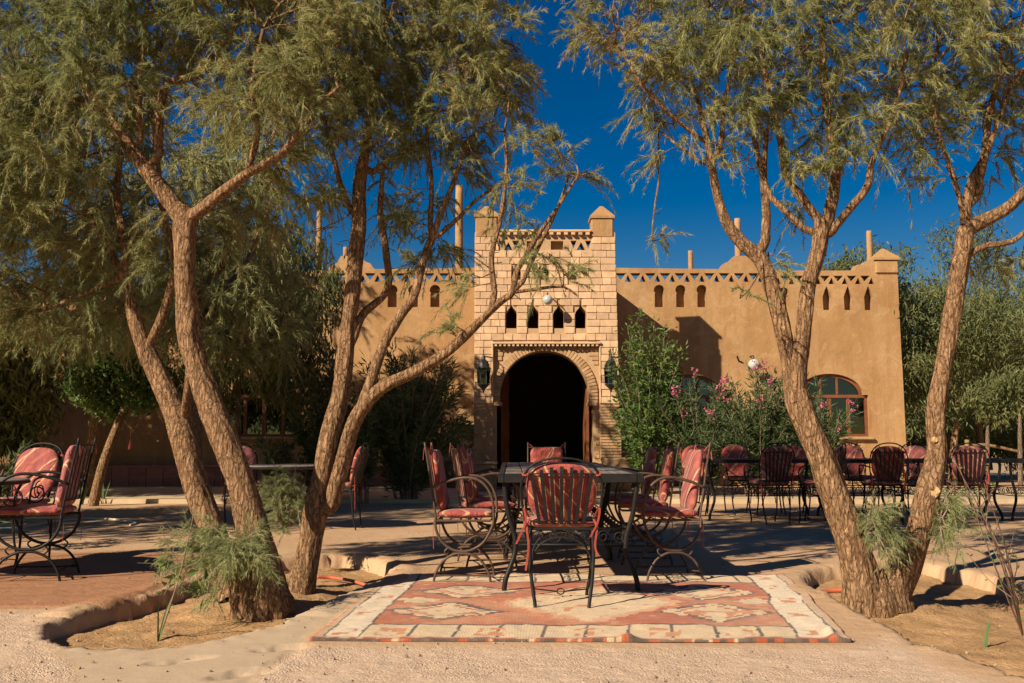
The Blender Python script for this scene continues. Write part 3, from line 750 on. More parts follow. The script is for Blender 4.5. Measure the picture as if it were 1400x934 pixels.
def window(hole, sill=True):
    h = np.array(hole); x0, z0 = h.min(0); x1, z1 = h.max(0); xc = (x0+x1)/2
    zs_ = sorted(set(np.round(h[:,1], 4)))[1] if False else bx(0, 540, YW)[1]
    fr = MB(); Yf = YW+.10
    inner = [(xc+(x-xc)*.93, z0+.055+(z-z0)*.945-(.045 if z > z0+.2 else 0)) for x, z in hole]
    n = len(hole); v = []
    for q, Yq in ((hole, Yf-.02), (inner, Yf-.02), (inner, Yf+.06), (hole, Yf+.06)): v += [(x, Yq, z) for x, z in q]
    f = []
    for k in range(3):
        for i in range(n): f.append((k*n+i, k*n+(i+1) % n, (k+1)*n+(i+1) % n, (k+1)*n+i))
    fr.add(np.array(v)+OFF, f); wo = fr.build('window', M['wood_red'], BX)
    ha = (x1-x0)/2
    MB().box(np.array((xc, Yf+.01, zs_-.03))+OFF, (x1-x0-.02, .085, .07), bev=.008).build('transom', M['wood_red'], wo)
    for k in (-1, 0, 1): MB().box(np.array((xc+k*ha*.5, Yf+.015, (z0+zs_)/2-.02))+OFF, (.075 if k else .09, .06, zs_-z0-.09), bev=.006).build('mullion', M['wood_red'], wo)
    for k in (-1, 1): MB().box(np.array((xc+k*ha*.22, Yf+.012, (zs_+z1)/2-.02))+OFF, (.045, .05, (z1-zs_)-.06), bev=.005).build('mullion', M['wood_red'], wo)
    for k in range(4):
        xa = xc+(-1+k*.5)*ha; MB().box(np.array((xa+ha*.25, Yf+.03, (z0+zs_)/2))+OFF, (ha*.46, .006, zs_-z0-.06)).build('pane', M['glass'], wo)
        s_ = 1 if k % 2 == 0 else -1
    for (a, b) in ((-.84, -.24), (-.22, .22), (.24, .84)):
        top_ = lambda t: zs_+(z1-zs_)*math.sqrt(max(0, 1-t*t))*.97
        ts = np.linspace(a, b, 7)
        pv = [(xc+t*ha*.9, zs_) for t in ts]+[(xc+t*ha*.9, top_(t)-.02) for t in ts[::-1]]
        m_ = len(pv); mb = MB()
        mb.add(np.array([(x, Yf+.028, z) for x, z in pv]+[(x, Yf+.034, z) for x, z in pv])+OFF, [tuple(range(m_)), tuple(range(2*m_-1, m_-1, -1))]+[(i, (i+1) % m_, (i+1) % m_+m_, i+m_) for i in range(m_)])
        mb.build('pane', M['glass'], wo)
    if sill: MB().box(np.array((xc, YW-.02, z0-.035))+OFF, (x1-x0+.14, .16, .06), bev=.012).build('sill', M['clay'], wo)
    return wo
for side in (1, -1):
    out, holes, nich, wins = half(side)
    wobj = wall(out, holes+nich+wins, YW, .32, .16, .02, 5+side).build('front_wall', M['adobe'], BX)
    for h in nich:
        h = np.array(h); c = (h.min(0)+h.max(0))/2; s = h.max(0)-h.min(0)+.12
        MB().box(np.array((c[0], YW+.27, c[1]))+OFF, (s[0], .14, s[1])).build('niche_back', M['adobe'], wobj)
    for h in wins: window(h)
    f = (lambda x: x) if side > 0 else mir
    x0, x1 = sorted((bx(f(1196), 360, YW)[0], bx(f(1227), 360, YW)[0]))
    pinnacle(x0, x1, bx(0, 374, YW)[1], bx(0, 356, YW)[1], bx(0, 338, YW)[1], YW-.05, .46, M['adobe'], .035)
# rear of the house: side, back, roof
xR = bx(1236, 600, YW)[0]; xL = -14.0
rb = MB()
rb.box(np.array((xR-.2, YW+4.3, 1.85))+OFF, (.36, 8, 3.9)); rb.box(np.array(((xR+xL)/2, YW+8.3, 1.85))+OFF, (xR-xL, .3, 3.9)); rb.box(np.array((xL, YW+4.3, 1.85))+OFF, (.3, 8, 3.9))
rb.build('rear_wall', M['adobe'], BX)
MB().box(np.array(((xR+xL)/2, YW+4.35, 3.55))+OFF, (xR-xL-.5, 8.0, .2)).build('roof', M['adobe'], BX)
# wing going on to the left behind the trees, with a plain arched window
xw1 = bx(mir(1243), 600, YW)[0]+.05
wingw = win_hole(14, 527, 552, 597, 27, 27, YW+.02)
wall([(xL, -.1), (xw1+.2, -.1), (xw1+.2, 4.35), (xL, 4.35)], [wingw], YW+.02, .3, .3, .02, 9).build('wing_wall', M['adobe'], BX)
wx = np.array(wingw); xc = (wx[:,0].min()+wx[:,0].max())/2; rr_ = (wx[:,0].max()-wx[:,0].min())/2; zsp = bx(0, 552, YW)[1]; zb0 = wx[:,1].min()
path_ = [(xc+rr_+.05, YW-.03, zb0), (xc+rr_+.05, YW-.03, zsp)]+[(xc+(rr_+.05)*math.cos(t), YW-.03, zsp+(rr_*.95)*math.sin(t)) for t in np.linspace(.2, math.pi-.2, 10)]+[(xc-rr_-.05, YW-.03, zsp), (xc-rr_-.05, YW-.03, zb0)]
sr = MB(); sr.tube(np.array(path_)+OFF, .07, 8, smooth=False); sr.build('window_surround', M['adobe'], BX, smooth=True)
gp = MB(); gp.box(np.array((xc, YW+.18, (zb0+zsp)/2+.2))+OFF, (2*rr_+.05, .01, zsp-zb0+1.2)); gp.build('pane', M['glass'], BX)
for k in (-.5, 0, .5): MB().box(np.array((xc+k*rr_, YW+.13, (zb0+zsp)/2+.15))+OFF, (.035, .04, zsp-zb0+.7)).build('window_bar', M['wood_red'], BX)
# round masts and stubs on the roof
def stub(px, y0, y1, Y, wpx, m=M['adobe']):
    x, zt_ = bx(px, y0, Y); z0 = bx(px, y1, Y)[1]; r = wpx/2*Y/F
    mb = MB(); mb.lathe([(r*1.05, 0), (r, .1), (r*.97, (zt_-z0)*.9), (r*.88, zt_-z0)], 14, np.array((x, Y, z0))+OFF); return mb.build('roof_post', m, BX, smooth=True)
stub(944, 343, 385, YW+.6, 7); stub(1008, 299, 372, YW+.7, 9); stub(1188, 316, 372, YW+.7, 8)
stub(628, 254, 390, YW+.7, 11); stub(472.5, 338, 385, YW+.6, 7); stub(437, 288, 370, YW+.7, 8)
# low tiled plinth on the left of the tower
pl = empty('tiled_plinth', (-5, 20.2, 0)); tag(pl, 'low red tiled plinth along the foot of the shaded house wall', 'plinth')
yp = 20.2; zt_ = .07+.40
MB().box((-2.7, .55, .22), (13.9, 1.08, .46)).build('plinth_core', M['mortar'], pl)
TMs = []
for i in range(2):
    mb = MB(); mb.box((0,0,0), (1,1,1), bev=.02); q = mb.mesh('tile'); q.materials.append(M['plinth_tile']); TMs.append(q)
k = 0; x = -9.6
while x < 3.95:
    for zz in (.17, .352):
        o = bpy.data.objects.new('tile', TMs[k % 2]); COL.objects.link(o); o.parent = pl; o.location = (x+.17, .0+rs.uniform(-.004,.004), zz); o.scale = (.335, .03, .175); k += 1
    x += .345
MB().box((-2.7, .53, .462), (13.96, 1.14, .035), bev=.008).build('coping', M['plinth_tile'], pl)

# ------------------------------------------------------------------ rug
def make_rug():
    c = [G(*p) for p in ((424,877),(1166,879),(1076,789),(533,787))]
    nu, nv = 300, 170
    u = np.linspace(0, 1, nu); v = np.linspace(0, 1, nv); U, V = np.meshgrid(u, v); U = U.ravel(); V = V.ravel()
    p = (1-V)[:,None]*((1-U)[:,None]*c[0]+U[:,None]*c[1])+V[:,None]*((1-U)[:,None]*c[3]+U[:,None]*c[2])
    p[:,0] += fbm(U*0+1.7, V*5)*.028; p[:,1] += fbm(U*6, V*0+4.2)*.022
    p[:,2] = .015+fbm(U*9+2, V*5)*.010+fbm(U*22, V*12)*.006+fbm(U*40, V*30)*.002; p[:,2] = np.maximum(p[:,2], .007)
    dfold = np.hypot((U-.59)/.012, V/.035); p[:,2] += .022*np.exp(-dfold**2)
    p[:,2] += .022*np.exp(-((U-.97-V*.02)/.012)**2)*(V < .1)
    # pattern, woven in steps
    su, sv = 150, 62
    U0, V0 = U, V; U = U+fbm(U*13, V*11)*.005; V = V+fbm(U*11+5, V*9)*.007
    uq = np.floor(U*su)/su+.5/su; vq = np.floor(V*sv)/sv+.5/sv
    jag = fbm(uq*60, vq*40, o=2); jag2 = vnoise(uq*25+9, vq*61)
    cream = np.array((.70,.53,.33)); white = np.array((.76,.64,.47)); red = np.array((.44,.105,.045)); orange = np.array((.58,.235,.105)); black = np.array((.07,.05,.045)); tan = np.array((.58,.40,.25))
    C = np.tile(red, (len(U), 1))
    mixn = sst(-.2, .6, fbm(uq*9, vq*7))[:,None]; C = C*(1-mixn)+orange*mixn
    C[(jag2 > .62)] = orange*1.06
    # central lozenge
    e = np.abs(uq-.515)/.255+np.abs(vq-.47)/.36
    e2 = e+jag*.09
    C[e2 < .82] = orange*1.1*.6+cream*.4
    C[e2 < .70] = cream
    C[(e2 < .66) & (vnoise(uq*30, vq*26) > .66)] = orange
    def medal(cu, cv, a, b):
        q = np.floor(np.abs(uq-cu)/a*7)/7; r = np.abs(vq-cv)/b
        d = q*.72+r*.9+.1
        C[(d < 1.06)] = black*.6+red*.4
        C[(d < .99)] = cream
        C[(d < .99) & (d > .84) & (vnoise(uq*44, vq*30) > -.15)] = black
        C[(d < .70) & (d > .60)] = red
        C[(d < .78) & (vnoise(uq*40+3, vq*24) > .5)] = orange
    for cu, cv in ((.215,.33), (.225,.65), (.775,.33), (.765,.65)): medal(cu, cv, .092, .12)
    for cu in (.135, .872): C[(np.abs(uq-cu)/.05+np.abs(vq-.49)/.05) < 1+jag*.5] = cream
    # borders
    wob = fbm(U*9, V*9)*.004
    nb_ = V < .155+wob; fb_ = V > .835+wob; lb_ = U < .085+wob; rb_ = U > .905+wob
    C[nb_ | fb_] = cream; C[lb_ | rb_] = white
    def line(mask, d, wd): C[mask & (np.abs(d) < wd*(1+.35*fbm(U*90, V*90)))] = black
    line(~lb_ & ~rb_, V-.157-wob, .006); line(~lb_ & ~rb_, V-.835-wob, .006)
    line(U < 2, U-.086-wob, .0028); line(U < 2, U-.905-wob, .0028); line(U < 2, U-.020-wob, .0025); line(U < 2, U-.978-wob, .0025)
    for k, x in enumerate(np.linspace(.18, .84, 9)):
        line(nb_, U-x-wob-.06*(V-.08)*np.sign(x-.5)*0, .0032); line(fb_, U-x-.03-wob, .0026)
    for k, x in enumerate((.14, .33, .515, .66, .8)):
        m_ = nb_ & (np.abs(U-x) < .028) & (np.abs(V-.08) < .04) & (vnoise(uq*75+k, vq*45) > .1); C[m_] = orange
    for sx in (.052, .942):
        for vv in (.07, .3, .52, .74, .93):
            m_ = (np.abs(U-sx) < .02) & (np.abs(V-vv) < .032) & (vnoise(uq*80+vv*9, vq*50) > .12); C[m_] = orange
    C[(U < .018) | (U > .98)] = tan; C[((U < .006) | (U > .994)) & (jag2 > -.2)] = orange
    C[V < .026] = tan; C[(V < .018) & (vnoise(U*90, V*0) > -.45)] = red*.9; C[(V < .008) & (vnoise(U*60, V*0+3) > -.1)] = black*1.6
    C[V > .985] = red
    n = nu; q = (np.arange(nv-1)[:,None]*n+np.arange(n-1)[None,:]).ravel(); f = np.stack([q, q+1, q+n+1, q+n], 1)
    rim = np.concatenate([np.arange(n), np.arange(1, nv)*n+n-1, (nv-1)*n+np.arange(n-2, -1, -1), np.arange(nv-2, 0, -1)*n])
    low = p[rim].copy(); low[:,2] = .001; base = len(p); k = np.arange(len(rim)); f2 = np.stack([rim[k], base+k, base+(k+1) % len(rim), rim[(k+1) % len(rim)]], 1)
    sp_ = vnoise(U*150, V*110)*.10+vnoise(U*60, V*50)*.08; dust = np.clip(.07+.20*sst(-.1,.55,fbm(U*6+3, V*5))+sp_, .03, .6)[:,None]; C = C*(1-dust)+np.array((.58,.42,.27))*dust
    ctr = np.mean(c, 0); ctr[2] = 0
    me = np_mesh('woven_rug', np.concatenate([p, low])-ctr, np.concatenate([f, f2]), True, {'Col': np.clip(np.concatenate([C, C[rim]*.9]), 0, 1)})
    o = link('woven_rug', me, M['rug'], None, tuple(ctr))
    tag(o, 'faded red and cream woven rug with stepped lozenges under the dining chairs', 'rug')
make_rug()

# ------------------------------------------------------------------ furniture
def pillow(outline, thick, rings=7, seed=0, wr=.12):
    o = np.array(outline); c = o.mean(0); n = len(o); v = []; f = []
    rs_ = np.random.RandomState(seed); ph = rs_.rand(2)*20
    ss = np.sin(np.linspace(0, 1, rings+1)*math.pi/2)[1:]
    for sgn in (1, -1):
        base = len(v); v.append((c[0], c[1], sgn*thick/2))
        for s in ss[:-1]:
            for q in o:
                p = c+(q-c)*s; h = thick/2*(1-s**6)**.5*(1+wr*float(fbm(p[0]*9+ph[0], p[1]*9+ph[1])))
                v.append((p[0], p[1], sgn*h))
        for k in range(n): 
            t = (base, base+1+k, base+1+(k+1) % n); f.append(t if sgn > 0 else t[::-1])
        for r in range(rings-2):
            for k in range(n):
                t = (base+1+r*n+k, base+1+(r+1)*n+k, base+1+(r+1)*n+(k+1) % n, base+1+r*n+(k+1) % n); f.append(t if sgn > 0 else t[::-1])
    e = len(v)
    for q in o: v.append((q[0], q[1], 0))
    half = 1+(rings-1)*n
    for k in range(n):
        a = 1+(rings-2)*n; f.append((a+k, e+k, e+(k+1) % n, a+(k+1) % n)); f.append((half+a+(k+1) % n, e+(k+1) % n, e+k, half+a+k))
    return np.array(v), f
def rrect(w, h, r, n=5, top_round=None):
    pts = []
    for (sx, sy, a) in ((1,-1,-90), (1,1,0), (-1,1,90), (-1,-1,180)):
        rr = top_round if (top_round and sy > 0) else r
        for k in range(n+1):
            t = R(a+90*k/n); pts.append((sx*(w/2-rr)+rr*math.cos(t), sy*(h/2-rr)+rr*math.sin(t)))
    out = []
    for i in range(len(pts)):
        a = np.array(pts[i]); b = np.array(pts[(i+1) % len(pts)]); m_ = max(1, int(np.linalg.norm(b-a)/.06))
        for k in range(m_): out.append(a+(b-a)*k/m_)
    return np.array(out)
def ribbon(pts, wd=.005):
    mb = MB(); p = spline(np.array(pts, float), 10); mb.strip(p, (wd, wd*.3, 0), .003); return mb

def slat_chair(arms):
    """round backed chair of iron slats; the sitter looks along +y"""
    t = empty('slat_back_chair' if not arms else 'scroll_arm_chair'); m = M['iron']
    for s in (-1, 1):
        MB().tube([(s*.165,-.19,.45),(s*.168,-.20,.30),(s*.158,-.215,.15),(s*.142,-.235,.03),(s*.142,-.243,0)], .0095, 8).build('leg', m, t, smooth=True)
        MB().tube([(s*.17,.18,.45),(s*.178,.20,.32),(s*.168,.195,.15),(s*.15,.205,.04),(s*.15,.215,0)], .0095, 8).build('leg', m, t, smooth=True)
    hp = [(.185,-.19,.45),(.20,-.215,.56),(.213,-.245,.68),(.208,-.275,.79),(.165,-.295,.885),(.09,-.303,.93),(0,-.305,.943)]
    MB().tube(hp+[(-x,y,z) for x,y,z in hp[-2::-1]], .0075, 8, n=60).build('back_frame', m, t, smooth=True)
    for z, y, hw in ((.835,-.292,.20), (.505,-.205,.165)):
        MB().tube([(-hw,y+.012,z),(-hw*.5,y-.004,z),(0,y-.008,z),(hw*.5,y-.004,z),(hw,y+.012,z)], .005, 6).build('back_rail', m, t, smooth=True)
    for k in range(7):
        u = (k-3)/3; xb = u*.118; xt = u*.158; top = .885-.05*u*u
        pts = spline([(xb,-.20,.485),(xb,-.215,.50),(xb+(xt-xb)*.5,-.262,.67),(xt,-.305+.008*abs(u),.83),(xt*1.01,-.305,top)], 12)
        MB().strip(pts, (.0095,0,0), .005).build('slat', m, t)
    fr = MB(); fr.tube([(-.185,-.19,.452),(.185,-.19,.452),(.195,.19,.452),(-.195,.19,.452)], .009, 6, smooth=False, closed=True)
    for k in range(4): fr.tube([(-.19,-.11+k*.08,.452),(.19,-.11+k*.08,.452)], .005, 5, smooth=False)
    fr.build('seat_frame', m, t)
    for y in (-.2, .195):
        ap = MB(); ap.tube([(-.158,y,.22),(-.15,y,.30),(-.10,y,.375),(0,y,.405),(.10,y,.375),(.15,y,.30),(.158,y,.22)], .0055, 6)
        for s in (-1, 1):
            ap.tube(spiral((s*.045,y,.424), .022, .006, math.pi/2, s*1.6, (1,0,0), (0,0,1)), .0035, 5, smooth=False)
            ap.tube(spiral((s*.11,y,.418), .018, .005, math.pi/2, -s*1.5, (1,0,0), (0,0,1)), .0035, 5, smooth=False)
        ap.build('scroll_apron', m, t, smooth=True)
    st = MB(); st.tube([(-.152,.2,.055),(-.02,.13,.05)], .0045, 5, smooth=False).tube([(.02,.13,.05),(.152,.2,.055)], .0045, 5, smooth=False)
    st.tube(spiral((0,.13,.05), .02, .02, 0, .999, (1,0,0), (0,.6,.8), 14), .004, 5, smooth=False); st.build('stretcher', m, t)
    if arms:
        for s in (-1, 1):
            ar_ = MB(); ar_.tube([(s*.205,-.25,.66),(s*.235,-.13,.675),(s*.245,.05,.68),(s*.24,.15,.66),(s*.235,.185,.59),(s*.215,.17,.48),(s*.195,.15,.45)], .0085, 7)
            ar_.tube(spiral((s*.238,.08,.575), .075, .018, math.pi/2, -1.7, (0,1,0), (0,0,1), 34), .005, 5, smooth=False)
            ar_.build('arm', m, t, smooth=True)
            sc = MB(); sc.tube(spiral((s*.13,-.30,.885), .03, .008, 0, 1.6, (1,0,0), (0,0,1), 24), .004, 5, smooth=False); sc.build('back_scroll', m, t)
    v, f = pillow(rrect(.41, .40, .10), .062, seed=3)
    MB().add(v+np.array((0,.005,.487)), f).build('seat_cushion', M['cushion'], t, smooth=True)
    ol = []
    for a in np.linspace(0, 2*math.pi, 44, endpoint=False):
        ca, sa = math.cos(a), math.sin(a); ex = 2.6
        x = .188*np.sign(ca)*abs(ca)**(2/ex)*(1+.10*sa); y = .215*np.sign(sa)*abs(sa)**(2/ex); ol.append((x, y))
    v, f = pillow(ol, .062, seed=5, wr=.25); d = np.array((0,-.245,.97)); nrm = np.array((0,.97,.245))
    w3 = v[:,:1]*np.array((1,0,0))+v[:,1:2]*d+v[:,2:3]*nrm+np.array((0,-.218,.70))
    bc = MB().add(w3, f).build('back_cushion', M['cushion'], t, smooth=True)
    for s, ln in ((-1, .30), (1, .22)):
        ribbon([(s*.17,-.20,.52),(s*.185,-.23,.46),(s*.175,-.235,.36),(s*.19,-.24,.52-ln)]).build('tie', M['tie'], bc)
        ribbon([(s*.17,-.21,.53),(s*.20,-.23,.60),(s*.19,-.235,.50),(s*(.15 if s > 0 else .24),-.25,.41-.5*(ln-.22))]).build('tie', M['tie'], bc)
        mb = MB(); mb.tube(spiral((s*.19,-.285,.835), .016, .012, 0, 2.2, (1,0,.2), (0,.6,.8), 16), .006, 5, smooth=False); mb.build('tie', M['tie'], bc)
    if not arms:
        done = set()
        for o in [t]+list(t.children_recursive):
            if o.type == 'MESH' and o.data.name not in done:
                done.add(o.data.name); q = np.array([tuple(v.co) for v in o.data.vertices]); hi = q[:,2] > .46; q[hi,2] = .46+(q[hi,2]-.46)*.83; q[:,0] *= 1.09
                o.data.vertices.foreach_set('co', q.astype(np.float32).ravel()); o.data.update()
    return t

def curved_chair(m, scroll=False):
    """tall square backed chair whose arms run on into half hoops below the seat"""
    t = empty('curved_arm_chair')
    for s in (-1, 1):
        x = s*.225
        MB().tube([(x*.93,-.205,.43),(x*.93,-.235,.60),(x*.93,-.27,.80),(x*.93,-.305,.985)], .0085, 7).build('back_post', m, t, smooth=True)
        MB().tube([(x*.95,-.245,.665),(x,-.14,.705),(x*1.03,.0,.735),(x*1.05,.11,.725),(x*1.04,.19,.67),(x*1.03,.235,.58),(x*1.02,.245,.48),(x,.235,.40),(x,.17,.29),(x,.08,.235),(x,0,.222),(x,-.08,.235),(x,-.16,.29),(x,-.205,.37),(x,-.215,.45)], .0105, 8, n=80).build('arm', m, t, smooth=True)
        lg = MB(); lg.tube([(x,-.225,0),(x,-.205,.075),(x,-.15,.155),(x,-.07,.2),(x,0,.208),(x,.07,.2),(x,.15,.155),(x,.205,.075),(x,.225,0)], .0095, 8, n=50); lg.build('leg_arch', m, t, smooth=True)
        MB().tube([(x,-.212,.055),(x,.212,.055)], .006, 6, smooth=False).build('stretcher', m, t)
        for y in (-.105, .105):
            MB().tube([(x,y,.185),(x,y*1.25,.205),(x,y*1.3,.225),(x,y*1.1,.245)], .006, 5).build('collar', m, t)
        if scroll: MB().tube(spiral((x*1.03,.10,.58), .072, .016, -.4, -1.55, (0,1,0), (0,0,1), 34), .0055, 6, smooth=False).build('arm_scroll', m, t, smooth=True)
    for z, y in ((.93,-.295), (.55,-.228)): MB().tube([(-.21,y,z),(.21,y,z)], .006, 6, smooth=False).build('back_rail', m, t)
    for k in range(4):
        x = (k-1.5)*.085; MB().strip([(x,-.228,.55),(x*1.05,-.262,.74),(x,-.295,.93)], (.008,0,0), .005).build('slat', m, t)
    fr = MB(); fr.tube([(-.225,-.2,.435),(.225,-.2,.435),(.225,.22,.435),(-.225,.22,.435)], .009, 6, smooth=False, closed=True)
    for k in range(4): fr.tube([(-.22,-.11+k*.08,.435),(.22,-.11+k*.08,.435)], .005, 5, smooth=False)
    fr.build('seat_frame', m, t)
    for y in (-.205, .205): MB().tube([(-.225,y,.075),(0,y*.8,.06),(.225,y,.075)], .005, 5).build('cross_bar', m, t)
    v, f = pillow(rrect(.42, .44, .05), .062, seed=13, wr=.25)
    MB().add(v+np.array((0,.012,.478)), f).build('seat_cushion', M['cushion'], t, smooth=True)
    v, f = pillow(rrect(.36, .44, .05), .068, seed=15, wr=.3); d = np.array((0,-.175,.985)); nrm = np.array((0,.985,.175))
    w3 = v[:,:1]*np.array((1,0,0))+v[:,1:2]*d+v[:,2:3]*nrm+np.array((0,-.205,.715))
    bc = MB().add(w3, f).build('back_cushion', M['cushion'], t, smooth=True)
    for s in (-1, 1):
        ribbon([(s*.15,-.27,.92),(s*.19,-.30,.965),(s*.205,-.31,.93),(s*.215,-.315,.86)]).build('tie', M['tie'], bc)
        ribbon([(s*.19,-.20,.46),(s*.215,-.225,.43),(s*.22,-.23,.34),(s*.225,-.225,.24)]).build('tie', M['tie'], bc)
    return t

def iron_table(w_, l_, h, m_top, planks=True, name='iron_table', th=.045):
    t = empty(name); m = M['iron']
    fr = MB()
    for s in (-1, 1):
        fr.box((s*(w_/2-.02), 0, h-th/2), (.04, l_, th), bev=.004); fr.box((0, s*(l_/2-.02), h-th/2), (w_-.084, .04, th), bev=.004)
    fr.build('top_frame', m, t)
    if planks:
        n = 7; pw = (w_-.084)/n
        pm = MB().box((0,0,0), (pw-.006, l_-.086, .03), bev=.004).mesh('plank'); pm.materials.append(m_top)
        for k in range(n):
            o = link('plank', pm, None, t, (-(w_-.084)/2+pw*(k+.5), 0, h-.018+.002*math.sin(k*2.1)))
    else:
        MB().box((0,0,h-.016), (w_-.084, l_-.084, .02)).build('table_top', m_top, t)
    for sx in (-1, 1):
        for sy in (-1, 1):
            x = sx*(w_/2-.045); y = sy*(l_/2-.05)
            MB().tube([(x,y,h-.045),(x,y,h-.12),(x-sx*.022,y-sy*.015,h-.26),(x-sx*.062,y-sy*.03,h-.40),(x-sx*.064,y-sy*.03,h-.50),(x-sx*.03,y-sy*.015,h-.60),(x-sx*.006,y,.09),(x+sx*.004,y,.03),(x+sx*.004,y,0)], .0165, 9, n=44).build('leg', m, t, smooth=True)
    sc = MB(); z = .30
    for sy in (-1, 1):
        y = sy*(l_/2-.08); sc.tube([(-w_/2+.10,y,z),(w_/2-.10,y,z)], .006, 6, smooth=False)
        sc.tube([(-w_/2+.10,y,z+.10),(w_/2-.10,y,z+.10)], .006, 6, smooth=False)
        k = int((w_-.2)/.1)
        for i in range(k):
            xx = -w_/2+.10+(w_-.2)*(i+.5)/k
            sc.tube(spiral((xx,y,z+.05), .043, .01, 0, 1.5*(1 if i % 2 else -1), (1,0,0), (0,0,1), 20), .004, 5, smooth=False)
    for sx in (-1, 1):
        x = sx*(w_/2-.10); sc.tube([(x,-l_/2+.08,z),(x,l_/2-.08,z)], .006, 6, smooth=False); sc.tube([(x,-l_/2+.08,z+.10),(x,l_/2-.08,z+.10)], .006, 6, smooth=False)
        k = int((l_-.2)/.1)
        for i in range(k):
            yy = -l_/2+.08+(l_-.16)*(i+.5)/k
            sc.tube(spiral((x,yy,z+.05), .043, .01, 0, 1.5*(1 if i % 2 else -1), (0,1,0), (0,0,1), 20), .004, 5, smooth=False)
    sc.build('scroll_stretcher', m, t, smooth=True)
    return t
def round_table(r, h):
    t = empty('round_iron_table'); m = M['iron']
    MB().lathe([(r*.97, h-.035), (r, h-.03), (r, h-.004), (r*.985, h)], 40).build('table_top', M['top'], t)
    mb = MB(); mb.tube([(r*.995*math.cos(a), r*.995*math.sin(a), h-.02) for a in np.linspace(0, 2*math.pi, 40, endpoint=False)], .012, 6, closed=True, smooth=False); mb.build('rim', m, t)
    for k in range(4):
        a = R(45+90*k); c, s = math.cos(a), math.sin(a)
        MB().tube([(c*q*r, s*q*r, z) for q, z in ((.72, h-.04), (.70, h-.14), (.52, .42), (.48, .32), (.60, .18), (.70, .06), (.71, 0))], .012, 8).build('leg', m, t, smooth=True)
    mb = MB(); mb.tube([(r*.5*math.cos(a), r*.5*math.sin(a), .34) for a in np.linspace(0, 2*math.pi, 24, endpoint=False)], .006, 6, closed=True, smooth=False); mb.build('ring_stretcher', m, t)
    return t

# dining tables on the terrace
tb1 = iron_table(.93, 1.86, .752, M['top'], th=.058); tb1.location = (.375, 7.32, 0)
tag(tb1, 'iron dining table with weathered plank top, standing partly on the rug', 'table', 'plank topped dining tables')
tb2 = copy_tree(tb1); tb2.location = (.37, 9.14, 0); tb2['label'] = 'weathered plank iron table set end to end behind the one on the rug'

SC = slat_chair(False); SC.location = (.292, 6.04, 0); SC.rotation_euler.z = R(-1.5)
tag(SC, 'slat-backed black iron chair with bright red patterned cushion, feet on the rug', 'chair', 'red cushioned iron chairs at the plank table')
CC = curved_chair(M['rust']); CC.scale = (.95, .87, .965)
gchair = 'red cushioned iron chairs at the plank table'
left_l = ['brown iron armchair on the rug edge, back turned to the twin-stemmed leaning tree', 'middle armchair on the plank table side towards the tiled plinth', 'armchair farthest from the rug on the plank table side towards the tiled plinth']
right_l = ['armchair at the rug edge on the plank table side facing the forked tree', 'middle armchair on the plank table side facing the long black tables', 'armchair nearest the clay pot on the plank table side facing the long black tables']
first = True
for i, (x, y, a) in enumerate(((-.33, 7.08, -92), (-.20, 7.98, -78), (-.17, 8.80, -86))):
    o = CC if first else copy_tree(CC); first = False
    o.location = (x, y, 0); o.rotation_euler.z = R(a); tag(o, left_l[i], 'chair', gchair)
for i, (x, y, a) in enumerate(((1.10, 7.14, 94), (1.06, 8.10, 88), (1.05, 9.02, 91))):
    o = copy_tree(CC); o.location = (x, y, 0); o.rotation_euler.z = R(a); tag(o, right_l[i], 'chair', gchair)
o = copy_tree(CC); o.location = (.36, 10.42, 0); o.rotation_euler.z = R(178); tag(o, 'tall chair at the head of the plank tables facing the rug, before the doorway', 'chair', gchair)

# left group by the red slab
rt = round_table(.60, .69); rt.location = (-4.05, 7.05, 0); tag(rt, 'round iron table on the red slab', 'table')
CB = curved_chair(M['iron'], True); CB.location = (-3.34, 7.12, 0); CB.rotation_euler.z = R(98)
tag(CB, 'black curved-arm chair with red cushions on the red slab, back to the planting bed', 'chair')
SA = slat_chair(True); SA.location = (-3.92, 7.98, 0); SA.rotation_euler.z = R(172)
tag(SA, 'scroll-armed chair with shiny pink-red round cushion behind the round table', 'chair')
# table behind the leaning trunks
rt2 = copy_tree(rt); rt2.location = (-2.5, 11.1, 0); rt2['label'] = 'round iron table between the leaning tree and the oleanders'; rt2.scale = (.92,.92,1.02)
o = copy_tree(SA); o.location = (-3.05, 11.45, 0); o.rotation_euler.z = R(-150); o['label'] = 'scroll-armed chair with dull red round cushion beside the eucalyptus trunk'
o = copy_tree(SA); o.location = (-1.93, 11.15, 0); o.rotation_euler.z = R(85); o['label'] = 'scroll-armed red chair half hidden behind the leaning twin stems'
